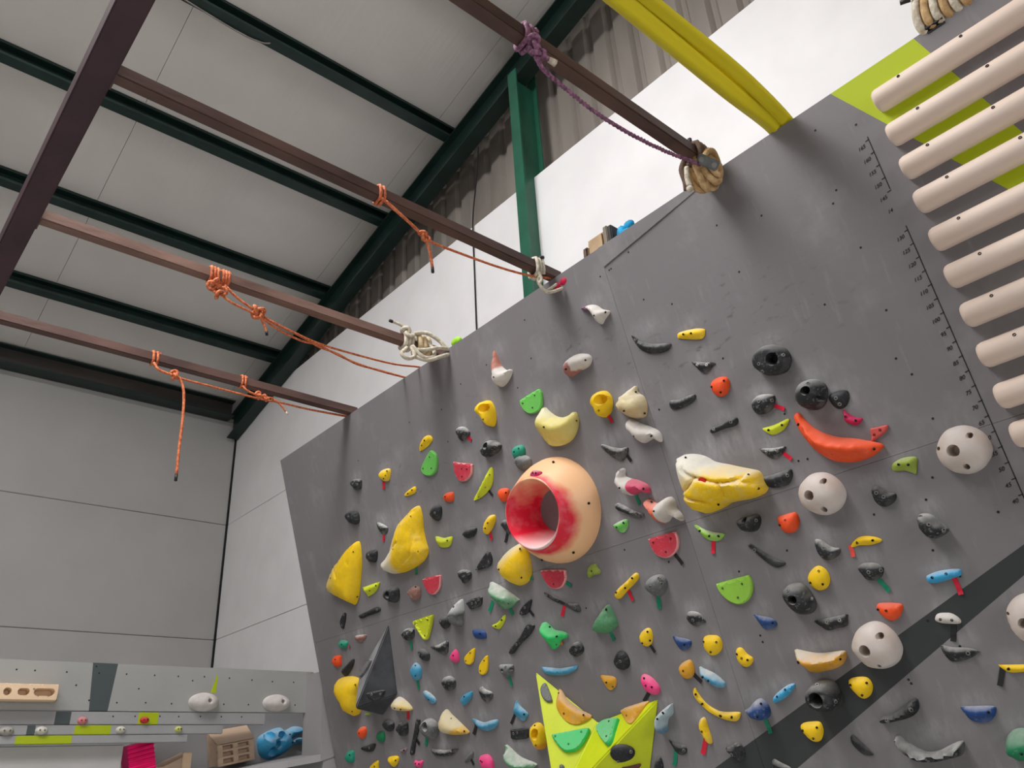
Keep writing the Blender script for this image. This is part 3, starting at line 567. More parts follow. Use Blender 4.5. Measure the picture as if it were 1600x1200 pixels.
d|white|0.3|70|-2101,412|-58,53 -42,71 -21,74 -16,62 -24,42 -5,24 32,5 66,-20 81,-44 76,-64 57,-59 31,-46 10,-52 -18,-49 -46,-31 -61,4 -64,30|-23,-9 75,-43||white hooked hold with a pink end, above the chalky grey rod|i2|
d|black|0.8|24|-2163,306|-61,41 -46,48 -25,36 29,-7 62,-28 62,-40 49,-44 20,-31 -31,3 -59,23|-44,40 45,-22 64,-34||chalky grey-black rod hold, above the white-green hold and below the pink-ended white hook|i3|
d|white|0.4|80|-1980,262|-77,54 -65,64 -50,54 -30,36 -3,36 29,43 51,39 61,20 60,-12 73,-39 75,-61 63,-64 47,-46 24,-38 5,-49 -19,-51 -41,-37 -54,-17 -69,23 -79,43|-44,46 -3,2||white winged hold with a coral end, right of the chalky grey rod|i4|
B|yellow|0.8|130|-1688,292|-137,127 -122,148 -94,146 -55,131 -21,108 6,81 59,53 97,32 143,8 171,-9 180,-36 185,-67 181,-81 156,-95 101,-97 24,-88 -9,-94 -48,-99 -96,-98 -127,-79 -147,-46 -153,-17 -146,13 -148,60|-76,129 177,-74 -5,-84 187,-17||largest yellow bunch hold with white chalked top, above the pale lime smile|i5|-119,127;-85,107;-80,78;-49,45;-5,20;47,-7;133,-21;147,-9;180,-13 -134,4;-91,8;-59,21;-41,38 -133,-12;-91,-33;-46,-55;-23,-79 45,-11;58,-37;44,-59;17,-91 64,-16;115,-27;162,-46;190,-72
d|black|0.2|22|-1595,492|-65,4 -50,10 -8,9 31,16 57,14 65,4 58,-12 39,-17 -6,-12 -54,-12 -66,-5|-39,0 44,0||slender black club-shaped hold, below the top orange round and left of the dusted black pebble|i6|
p|black|0.2|60|-1621,113|-43,15 -30,26 -3,24 17,25 40,20 45,4 36,-17 16,-34 -7,-35 -30,-24 -42,-3|48,0|3,12,9|black kidney hold with a side hole, above the slanting black blade|i7|
f|red|0.3|14|-2036,127|-67,37 -56,42 63,39 76,30 77,2 59,-31 28,-49 -8,-52 -43,-35 -62,-6 -66,23|47,17 -43,22 5,-28||largest red watermelon-slice plate, below the coral-ended white wing and above the dotted grey pebble|j1|
e|lime|0.8|21|-1814,120|-54,44 -42,43 -17,21 18,0 64,-18 60,-28 35,-38 1,-30 -25,-11 -41,18|-31,18 6,-12 45,-21||pale lime smile-shaped ledge, left of the black kidney and right of the largest watermelon slice|j2|
d|grey|0.4|60|-2131,-20|-47,14 -29,34 4,41 35,37 51,17 50,-6 32,-32 6,-45 -16,-41 -38,-20 -48,1|6,2 39,25 52,23 42,12 54,2||dark grey pebble with small drilled dots, right of the yellow finger|j3|
f|lime|0.1|14|-1777,-112|-73,36 -60,40 63,42 76,37 79,13 68,-18 44,-43 10,-54 -19,-48 -47,-28 -67,0 -74,23|41,17 -48,18 5,-28||large lime green half-disc plate, above the deep blue ledge and below the slanting black blade|j4|
e|black|1|21|-1996,-184|-39,20 -25,33 0,31 25,17 38,-5 40,-19 29,-21 10,-20 -8,-26 -29,-13 -41,4|-7,0||black nose-shaped hold with white top, above the navy rounded ledge|j5|
e|navy|0.5|19|-1697,-246|-40,33 -23,27 11,15 35,3 42,-13 34,-24 13,-29 -14,-24 -26,-5 -34,17|31,-9||deep blue pointed ledge, left of the tilted black oval and above the tilted yellow oval|j6|
q|black|0.4|60|-1311,648|-65,29 -44,52 -11,61 24,52 50,34 64,12 67,-18 55,-44 32,-59 -1,-59 -39,-45 -62,-18 -70,4|-32,-3 61,-7 -31,-34|21,-6,21|large black doughnut hold with flat face, above the dusted black pebble|l1|
p|black|0.6|90|-1213,473|-51,21 -33,44 -6,56 23,50 43,35 53,10 47,-18 29,-44 8,-55 -18,-53 -42,-36 -54,-9|22,34|10,11,14 32,-27,9|round black ball hold with chalked pocket, left of the matt black wedge|l2|
d|black|0.05|23|-1135,425|-32,20 -18,29 6,29 36,19 37,0 29,-18 11,-32 -10,-33 -26,-18 -33,6|-1,4 2,-19||matt black rounded wedge, above the crimson smile and right of the black ball pocket|l3|
d|black|0.8|30|-1405,514|-49,13 -32,29 -6,34 25,26 47,14 47,-2 35,-23 10,-38 -28,-36 -48,-17|-4,8 40,-5||chalk-dusted black pebble, above the lemon crescent and below the large black doughnut|l4|
e|lemon|0.1|19|-1395,412|-51,13 -42,15 1,12 56,15 56,5 34,-13 7,-21 -21,-20 -40,-5|-24,0 32,-1||bright lemon crescent ledge, above the white-edged black half-moon and below the dusted black pebble|l5|
e|black|0.9|19|-1438,332|-48,27 -40,27 12,12 52,5 51,-4 31,-19 12,-25 -7,-24 -25,-9 -39,11|-18,10 23,0||black half-moon with white top edge, below the lemon crescent and above the wide black half-shell|l6|
e|orange|0.15|90|-1201,300|-106,120 -94,132 -85,127 -77,101 -56,63 -25,31 19,2 65,-18 105,-40 138,-59 150,-74 136,-84 99,-96 55,-97 20,-90 -19,-72 -48,-48 -76,-9 -94,35 -105,76|-85,88 -10,-48 127,-77||huge orange banana-shaped hold, below the crimson smile and left of the coral flag plate|l7|
d|crimson|0.05|20|-1119,348|-17,37 -11,31 8,4 34,-11 29,-20 11,-28 -8,-19 -23,-4 -24,11|-11,11 17,-13||crimson pink smile hold, below the matt black wedge and above the orange banana|l8|
f|coral|0.1|11|-1050,274|-21,18 0,17 35,13 35,6 22,-7 -10,-17 -34,-23 -26,-8|10,4 -14,-4||coral red flag-shaped plate, right of the crimson smile and above the olive lime fin|l9|
e|black|0.3|27|-1455,233|-67,24 -46,24 5,21 57,21 61,6 53,-12 32,-29 -1,-31 -36,-22 -57,-3|46,0||wide black half-shell hold, below the white-edged black half-moon and left of the middle wooden ball|m1|
S|wood|0|74|-1316,134|-72,35 -53,60 -17,77 22,75 54,59 77,29 86,-6 80,-32 58,-57 29,-71 -6,-74 -40,-61 -63,-40 -77,-12 -77,18||-15,6,16 44,38,9 11,-52,9|large cream wooden ball with drilled holes, middle of the board, above the orange round-bottom hold|m2|
d|orange|0.1|27|-1475,73|-37,18 -30,31 -6,31 35,30 45,13 40,-11 19,-34 -5,-37 -25,-29 -36,-10|2,11 -28,0||orange round-bottomed hold with big bolt, right of the black kidney|m4|
d|black|0.4|24|-1113,70|-34,21 -25,36 -9,37 8,20 21,5 38,-2 38,-16 23,-30 -3,-37 -23,-27 -34,-7|-12,15 6,-4||black mitten-shaped hold, below the olive lime fin and above the yellow slug|m5|
d|black|0.8|25|-1370,-51|-35,31 -26,43 -9,35 12,11 29,-1 44,-6 46,-17 30,-31 1,-38 -22,-31 -35,-9 -37,11|-2,7||grey-black hold with large ringed bolt, above the yellow dome and left of the yellow slug|m6|
e|yellow|0.05|18|-1228,-59|-54,-3 -42,10 -18,20 6,19 34,9 53,-4 50,-11 33,-14 6,-13 -24,-6 -45,-7|-26,3 29,-1||slim yellow slug-shaped hold, above the mottled black oval and right of the ring-bolted grey hold|m7|
e|black|0.3|21|-1608,-19|-54,54 -43,56 -27,40 8,5 40,-24 66,-40 60,-49 34,-51 14,-41 -10,-15 -35,21 -53,45|-31,31||long slanting black blade hold, below the black kidney and above the lime half disc|m8|
d|black|0.6|24|-1245,-155|-42,17 -27,29 -1,29 27,19 41,4 38,-10 25,-26 -1,-32 -26,-23 -35,-6|-2,-1 36,-4||mottled black oval with green tape, below the yellow slug and above the dished orange hold|m9|
d|yellow|0.1|28|-1437,-139|-38,10 -23,27 5,41 23,38 38,20 41,-4 31,-26 12,-40 -14,-40 -34,-23 -40,-5|19,24 -26,-8 17,-22||round yellow dome hold, above the tilted black oval and below the ring-bolted grey hold|n1|
p|black|0.5|70|-1529,-192|-50,31 -35,50 -9,57 16,53 37,36 49,5 52,-23 43,-45 22,-57 -4,-56 -26,-42 -43,-17 -52,9|-8,38 50,-7|1,4,14|tilted black oval with a centre pocket, below the yellow dome|n2|
e|black|0.4|23|-1441,-293|-67,15 -37,16 11,17 58,18 55,4 45,-20 13,-22 -28,-23 -50,-5|-14,5 34,4||black arrowhead plate, above the amber banana and right of the tilted black oval|n3|
d|orange|0.2|24|-1235,-289|-39,14 -29,27 -6,26 22,20 46,11 43,-5 23,-27 -3,-35 -22,-23 -34,-6|-2,2 -30,10||orange hold with dished bolt recess, above the wooden ball on the stripe|n4|
S|wood|0|74|-1321,-391|-75,23 -56,50 -27,68 9,77 39,72 62,53 78,25 84,-9 78,-33 57,-59 24,-74 -12,-76 -43,-65 -62,-42 -76,-14 -80,5||-14,-3,17 46,33,10 6,-58,5|large chalked wooden ball overlapping the dark stripe, below the dished orange hold|n5|
e|amber|0.8|80|-1529,-405|-86,43 -75,42 -48,32 -16,22 21,17 59,16 88,14 95,7 91,-8 69,-29 38,-38 7,-40 -33,-41 -56,-33 -71,-14 -83,11|-56,11 82,-7||wide amber banana hold with pale top, above the black ring and below the black arrowhead|n6|
q|black|0.4|90|-1554,-524|-56,15 -41,36 -12,50 18,49 40,38 51,14 52,-16 42,-37 18,-50 -12,-49 -41,-36 -57,-15|49,-17 8,46|-3,1,22|big black ring hold on the dark stripe, below the amber banana|n7|
d|yellow|0.1|26|-1425,-514|-36,21 -25,31 6,32 32,26 41,10 39,-8 24,-29 2,-39 -16,-33 -29,-15 -38,4|32,12 -25,13 3,-24||yellow three-bolt hold high on the dark stripe, right of the black ring|n8|
d|yellow|0.1|26|-1659,-639|-39,19 -25,29 7,31 39,27 44,8 38,-12 22,-32 2,-37 -17,-29 -32,-10 -39,5|32,13 -26,8 5,-21||yellow three-bolt hold low on the dark stripe, below the black ring|n9|
e|black|0.3|18|-1500,-701|-25,30 -15,36 -2,23 14,1 29,-21 34,-31 5,-31 -13,-15 -27,8|||black slanting leaf ledge below the dark stripe, right of the lower yellow stripe hold|n10|
d|black|0.2|50|-1319,-608|-80,-17 -70,-9 -37,-3 9,16 47,35 64,37 66,24 59,5 39,-12 6,-21 -34,-26 -70,-28|-42,-13 52,13||dark grey paddle-shaped hold, above the wide dark smile|n11|
S|wood|0|73|-823,135|-74,30 -56,55 -28,74 5,77 33,70 59,50 75,23 79,-7 73,-31 54,-53 28,-70 -4,-76 -32,-68 -57,-52 -75,-26 -80,5||-11,4,17 44,34,8 -55,25,6 2,-52,8|large wooden ball beside the measuring scale, right of the olive lime fin|p1|
e|olive|0.3|20|-1012,143|-40,10 -29,20 -1,26 27,23 46,13 38,-7 25,-34 12,-26 -6,-14 -31,-9 -41,-2|-12,9 17,-1||olive lime fin-shaped ledge, above the black mitten and below the coral flag plate|p2|
d|black|0.7|60|-1002,-62|-33,28 -24,43 -9,44 12,33 28,9 43,-19 42,-26 28,-35 1,-40 -21,-32 -31,-13 -36,7|10,7 -11,37 39,-21||half-chalked black helmet-shaped hold, above the blue-white capsule and right of the black mitten|p4|
d|cyan|0.6|22|-1025,-219|-56,6 -47,13 -12,18 29,15 51,10 53,0 45,-10 25,-12 -1,-15 -33,-16 -54,-9|-32,4 13,6||blue and white capsule near the dark stripe, above the white bean|q1|
d|white|0.6|20|-1067,-348|-36,8 -24,20 -4,20 18,14 33,-1 37,-14 29,-20 3,-16 -22,-9 -35,-1|-15,4 18,-4||off-white bean hold on the dark stripe, above the dark half-disc ledge|q2|
S|wood|0|63|-835,-382|-60,21 -41,47 -13,64 20,67 51,53 66,24 64,-12 43,-43 9,-67 -27,-73 -49,-58 -63,-22||-7,-10,15 -45,23,5|large wooden ball cut by the right picture edge, above the right-edge yellow rail|q3|
e|black|0.6|21|-1073,-453|-46,26 -39,29 -11,19 27,12 59,-2 59,-7 40,-16 10,-24 -21,-24 -35,-16 -44,3|31,-3||dark half-disc ledge just under the stripe, below the white bean|q4|
e|yellow|0.1|18|-927,-519|-47,14 -38,14 22,7 52,4 45,-13 15,-13 -16,-11 -33,-4|-21,2||yellow rail hold cut by the right picture edge, below the right-edge wooden ball|s1|
e|navy|0.5|22|-1082,-634|-48,21 -38,23 8,20 49,15 50,3 40,-13 19,-27 -8,-27 -31,-18 -42,2|32,2||blue half-disc ledge, left of the corner green round and below the right-edge yellow rail|s2|
d|dgreen|0.4|90|-993,-728|-44,3 -32,24 -9,39 19,40 46,31 56,8 45,-19 19,-39 -17,-45 -36,-29 -46,-13|13,-8||round green hold in the bottom right corner, right of the blue half disc|s3|
d|black|0.6|70|-1269,-725|-96,45 -84,45 -66,25 -38,2 -10,-10 27,-7 67,7 98,15 109,11 102,-9 89,-25 56,-31 14,-38 -24,-36 -60,-24 -86,4 -97,27|||wide dark smile-shaped ledge at the bottom right, below the dark paddle|s5|'''
def board_material():
    m=bpy.data.materials.new('grey_painted_plywood'); m.use_nodes=True; N,L=nodes(m); b=N['Principled BSDF']
    tc=N.new('ShaderNodeTexCoord'); P=tc.outputs['Object']
    def nz(scale,detail,stretch=None,rough=.5):
        n=N.new('ShaderNodeTexNoise'); n.inputs['Scale'].default_value=scale; n.inputs['Detail'].default_value=detail; n.inputs['Roughness'].default_value=rough
        if stretch:
            mp=N.new('ShaderNodeMapping'); mp.inputs['Scale'].default_value=stretch; L.new(P,mp.inputs[0]); L.new(mp.outputs[0],n.inputs[0])
        else: L.new(P,n.inputs[0])
        return n.outputs[0]
    sx=N.new('ShaderNodeSeparateXYZ'); L.new(P,sx.inputs[0]); u,v=sx.outputs[0],sx.outputs[1]
    col=mix_n(N,L,math_n(N,L,'MULTIPLY',nz(1.3,4),.5),lin((121,117,119)),lin((114,111,112)))
    # chalk smears and brushed streaks
    ch=math_n(N,L,'MULTIPLY',math_n(N,L,'SUBTRACT',nz(4.5,6,(1,.7,1),.62),.54),2.6,True)
    col=mix_n(N,L,math_n(N,L,'MULTIPLY',ch,.5),col,lin((165,163,163)))
    st=math_n(N,L,'MULTIPLY',math_n(N,L,'SUBTRACT',nz(9,5,(3.2,.5,1),.6),.60),3.0,True)
    col=mix_n(N,L,math_n(N,L,'MULTIPLY',st,.4),col,lin((170,168,168)))
    at=N.new('ShaderNodeAttribute'); at.attribute_name='chalk'
    hl=math_n(N,L,'MULTIPLY',at.outputs['Fac'],math_n(N,L,'ADD',math_n(N,L,'MULTIPLY',nz(14,6,(2.4,.8,1),.65),3.4),-.9),True)
    col=mix_n(N,L,math_n(N,L,'MULTIPLY',hl,.55),col,lin((174,173,174)))
    as_=N.new('ShaderNodeAttribute'); as_.attribute_name='scuff'
    # dark shoe scuffs
    sc=math_n(N,L,'MULTIPLY',math_n(N,L,'SUBTRACT',nz(24,3,(.7,1.5,1)),.60),7,True)
    sc=math_n(N,L,'MULTIPLY',sc,math_n(N,L,'ADD',as_.outputs['Fac'],.04),True)
    col=mix_n(N,L,math_n(N,L,'MULTIPLY',sc,.7),col,lin((84,80,82)))
    def halfplane(a,bb,c):   # 1 where a*u+b*v>c
        t=math_n(N,L,'ADD',math_n(N,L,'MULTIPLY',u,a),math_n(N,L,'MULTIPLY',v,bb)); return math_n(N,L,'GREATER_THAN',t,c)
    # dark diagonal band: painted stripe between two lines v = k*u + c
    k1=(-.179+.675)/(-.774+1.968); c1=-.179-k1*-.774; k2=(-.265+.758)/(-.808+1.765); c2=-.265-k2*-.808
    band=math_n(N,L,'MULTIPLY',halfplane(k1,-1,-c1),halfplane(-k2,1,c2))
    stripe=mix_n(N,L,math_n(N,L,'MULTIPLY',ch,.12),lin((50,53,54)),lin((120,120,120)))
    col=mix_n(N,L,band,col,stripe)
    # lime diagonal band in the top corner
    ky=(.872-1.443)/(-.439+.770); cy=1.443-ky*-.770; kz=(.993-1.442)/(-.327+.47); cz=1.442-kz*-.47
    yb=math_n(N,L,'MULTIPLY',halfplane(-ky,1,cy),halfplane(kz,-1,-cz))
    col=mix_n(N,L,yb,col,lin((172,188,14)))
    L.new(col,b.inputs['Base Color']); b.inputs['Roughness'].default_value=.55; b.inputs['Specular IOR Level'].default_value=.35
    gr=nz(16,6,(.25,3,1)); n2=nz(240,2)
    bp=N.new('ShaderNodeBump'); bp.inputs['Strength'].default_value=.06; bp.inputs['Distance'].default_value=.006
    L.new(math_n(N,L,'ADD',gr,math_n(N,L,'MULTIPLY',n2,.5)),bp.inputs['Height']); L.new(bp.outputs[0],b.inputs['Normal'])
    return m
M_BOARD=board_material()
board=empty('climbing_board',mw=BOARD); tag(board,'large grey overhanging plywood climbing board covered with coloured holds','climbing wall')
us=[-4.972,-4.40,-1.905,.595,1.7]; TH=.03
def halo_list():
    out=[]
    for line in HOLDS.strip().split('\n'):
        q=line.split('|'); cu,cv=(float(v)/1000 for v in q[4].split(',')); pl=[tuple(float(v)/1000 for v in w_.split(',')) for w_ in q[5].split()]
        xs=[a for a,_ in pl]; ys=[b for _,b in pl]; bw=max(xs)-min(xs); bh=max(ys)-min(ys)
        out.append((cu+(max(xs)+min(xs))/2,cv+max(ys)*.8+.016,.40*bw+.016,.026+.14*bh,.34+.6*float(q[2])))
    return out
SCUFFS=[(-1.902, 0.818), (-1.652, 0.801), (-1.317, 0.842), (-1.459, 0.854), (-3.514, 0.782), (-2.947, 1.063), (-2.068, 1.071), (-1.841, 0.881), (-2.187, 1.076), (-1.075, 0.778), (-2.569, 0.537), (-1.363, 0.946), (-3.258, 0.831), (-1.31, 0.578), (-3.764, 0.971)]
def panel(u0,u1,v0,v1,dz=0):
    g=.0005; u0+=g; u1-=g; v0+=g; v1-=g; st=.022 if v1>-1.0 else .5
    nu=max(1,round((u1-u0)/st)); nv=max(1,round((v1-v0)/st)); V=[]; F=[]; ca=[]; sa=[]
    hs=[h for h in HALOS if u0-.3<h[0]<u1+.3 and v0-.3<h[1]<v1+.3]; ss=[h for h in SCUFFS if u0-.4<h[0]<u1+.4 and v0-.4<h[1]<v1+.4]
    for j in range(nv+1):
        for i in range(nu+1):
            u=u0+(u1-u0)*i/nu; v=v0+(v1-v0)*j/nv; V.append((u,v,dz)); c=0
            for (hu,hv,su,sv,am) in hs:
                du=(u-hu)/su
                if -3<du<3:
                    dv=(v-hv)/sv
                    if -3<dv<3.5: c+=am*math.exp(-du*du-dv*dv)
            ca.append(min(1.4,c)); sa.append(min(1,sum(math.exp(-((u-a)/.13)**2-((v-b)/.11)**2) for a,b in ss)))
    for j in range(nv):
        for i in range(nu): a=j*(nu+1)+i; F.append((a,a+1,a+nu+2,a+nu+1))
    rim=[i for i in range(nu+1)]+[j*(nu+1)+nu for j in range(1,nv+1)]+[nv*(nu+1)+i for i in range(nu-1,-1,-1)]+[j*(nu+1) for j in range(nv-1,0,-1)]
    k=len(V); V+=[(V[q][0],V[q][1],dz-TH) for q in rim]; n=len(rim)
    F+=[(rim[i],k+i,k+(i+1)%n,rim[(i+1)%n]) for i in range(n)]; F.append(tuple(range(k,k+n))[::-1])
    o=mesh_obj('plywood_panel',V,F,M_BOARD,board)
    for nm,arr in (('chalk',ca),('scuff',sa)):
        at=o.data.attributes.new(nm,'FLOAT','POINT'); at.data.foreach_set('value',arr+[0.0]*(len(o.data.vertices)-len(arr)))
    return o
HALOS=halo_list()
for a,b in zip(us,us[1:]):
    panel(a,b,.185,1.4415); panel(a,b,-1.065,.185); panel(a,b,-1.9,-1.065)
# warped filler sliver along the top edge
MB().add([(-1.903,1.348,.0055),(-1.6,1.385,.005),(-1.25,1.43,.001),(-1.25,1.4415,.001),(-1.903,1.4415,.005),(-1.903,1.348,-.001),(-1.6,1.385,-.001),(-1.25,1.43,-.001),(-1.25,1.4415,-.001),(-1.903,1.4415,-.001)],[(0,1,2,3,4),(0,5,6,1),(1,6,7,2),(2,7,8,3),(3,8,9,4),(4,9,5,0)]).build('filler_strip',M_BOARD,board)
MB().box((-4.95,-1.88,-.11),(-4.87,1.40,-TH)).build('frame_stud',mat('raw_timber_frame',(170,140,104),.7,0,.1,6,.1,30,stretch=(1,.1,1)),board)
MB().box((-4.95,1.33,-.11),(1.7,1.40,-TH)).build('frame_rail',bpy.data.materials['raw_timber_frame'],board)
# bolt holes and screw heads in the board
holes=[(-1.319, 1.02), (-0.863, 1.352), (-0.875, 0.883), (-1.061, 0.756), (-0.877, 0.646), (-0.881, 0.415), (-0.903, 1.074), (-1.761, 1.345), (-1.763, 1.119), (-2.288, 0.786), (-2.603, 1.049), (-3.202, 0.975), (-1.345, 0.448), (-1.322, 0.267), (-1.357, 0.271), (-0.874, 0.258), (-0.945, 0.082), (-0.99, 0.021), (-1.168, 0.02), (-1.03, -0.136), (-2.556, -0.036), (-2.248, 0.157), (-2.043, 0.057), (-1.74, -0.049), (-1.901, 1.418), (-1.872, 1.323), (-1.939, 1.319), (-1.883, 1.322), (-1.158, 1.174), (-1.339, 1.236), (-1.419, 1.437), (-1.641, 1.039), (-2.439, 1.339), (-2.993, 1.225), (-3.484, 1.187), (-4.052, 1.142), (-0.733, 1.286), (-0.876, 1.112), (-1.259, -0.512), (-1.255, -0.525), (-1.74, -0.291), (-1.739, -0.315), (-1.519, -0.02), (-0.982, -0.23), (-1.129, -0.344), (-0.804, -0.071), (-2.772, 1.242), (-3.191, 1.155), (-1.063, -0.435), (-2.416, 0.707), (-1.859, 0.657), (-2.466, 1.148), (-1.505, 0.738), (-0.908, 0.483)]
b_=MB()
for (u,v) in holes:
    n=8; b_.add([(u+.0045*math.cos(2*math.pi*k/n),v+.0045*math.sin(2*math.pi*k/n),.0006) for k in range(n)],[list(range(n))])
s=b_.build('bolt_holes',M_BLACK,board); s['kind']='stuff'
# hand drawn measuring scale
M_INK=mat('black_marker_ink',(26,25,27),.7,0,.1,30,0)
def stroke(name,u0,v0,u1,v1,wd):
    a=Vector((u0,v0,.0012)); c=Vector((u1,v1,.0012)); d=(c-a).normalized(); n=Vector((-d.y,d.x,0))*wd/2; zz=Vector((0,0,.0006))
    return MB().add([a-n,c-n,c+n,a+n,a-n-zz*2,c-n-zz*2,c+n-zz*2,a+n-zz*2],[(0,1,2,3),(0,4,5,1),(1,5,6,2),(2,6,7,3),(3,7,4,0)]).build(name,M_INK,board)
us_=lambda t:-.7155-.0065*(1.215-t)/1.253
def vs_(n): return -.038+(n-40)*.010024
stroke('scale_line',us_(1.225),vs_(166),us_(1.0),vs_(145.5),.003); stroke('scale_line',us_(.86),vs_(131.5),us_(-.06),vs_(38),.003)
for n in range(40,166,5):
    v=vs_(n)
    if n not in(135,140): stroke('scale_tick',us_(v)-.012,v-.002,us_(v)+.002,v,.0028)
    cu=bpy.data.curves.new('scale_number','FONT'); cu.body='14' if n==140 else str(n); cu.size=.018; cu.align_x='RIGHT'; cu.shear=.35; cu.extrude=.0003; cu.offset=.0001
    to=bpy.data.objects.new('tmp',cu); COL.objects.link(to); bpy.context.view_layer.update()
    me=bpy.data.meshes.new_from_object(to.evaluated_get(bpy.context.evaluated_depsgraph_get())); bpy.data.objects.remove(to)
    if n==135: continue
    me.materials.clear(); me.materials.append(M_INK); o=bpy.data.objects.new('scale_number',me); COL.objects.link(o); o.parent=board
    o.matrix_local=Matrix.Translation((us_(v)-.018,v-.02,.001))@Matrix.Rotation(math.radians(6),4,'Z')
# ------------------------------------------------------------------ campus rungs
M_RUNG=mat('chalky_beech_rung',(216,190,170),.6,0,.03,3,.06,40,stretch=(.25,2,2),c2=(226,214,205))
rung_v=[1.31,1.177,1.05,.924,.787,.656,.5225,.388,.2535,.13,-.01]
ordn=['topmost','second from the top','third from the top','fourth from the top','fifth from the top','sixth from the top','seventh from the top','eighth from the top','ninth from the top','tenth from the top','lowest visible']
for i,v in enumerate(rung_v):
    u0=-.645-.0035*i; L_=1.0; R_=.041; Hh=.058; n=14
    V=[];F=[]; st=[(0,.80),(.006,.93),(.016,1.0),(L_-.016,1.0),(L_,.85)]
    for (x,k) in st:
        for j in range(n+1):
            a=math.pi*j/n; V.append((x,-R_*math.cos(a)*k,Hh*(math.sin(a)**.8)*k if 0<j<n else 0))
    for s_ in range(len(st)-1):
        for j in range(n): F.append((s_*(n+1)+j,s_*(n+1)+j+1,(s_+1)*(n+1)+j+1,(s_+1)*(n+1)+j))
        F.append((s_*(n+1)+n,s_*(n+1),(s_+1)*(n+1),(s_+1)*(n+1)+n))
    F.append(tuple(range(n+1))); F.append(tuple((len(st)-1)*(n+1)+j for j in range(n+1))[::-1])
    o=mesh_obj('campus_rung',V,F,M_RUNG,None,True,BOARD@Matrix.Translation((u0,v,.0)))
    o.data.set_sharp_from_angle(angle=math.radians(55))
    tag(o,f'rounded wooden campus rung, {ordn[i]} in the ladder beside the scale','rung','wooden campus rungs')
    for xs in ((.10,.30,.52) if i%2==0 else (.115,.33,.56)):
        bo=bpy.data.objects.new('screw',bolt_mesh('dark')); COL.objects.link(bo); bo.parent=o
        an=math.radians(62); bo.matrix_local=Matrix.Translation((xs,R_*math.cos(an),Hh*math.sin(an)**.8))@Vector((0,math.cos(an),math.sin(an))).to_track_quat('Z','Y').to_matrix().to_4x4()@Matrix.Scale(1.25,4)
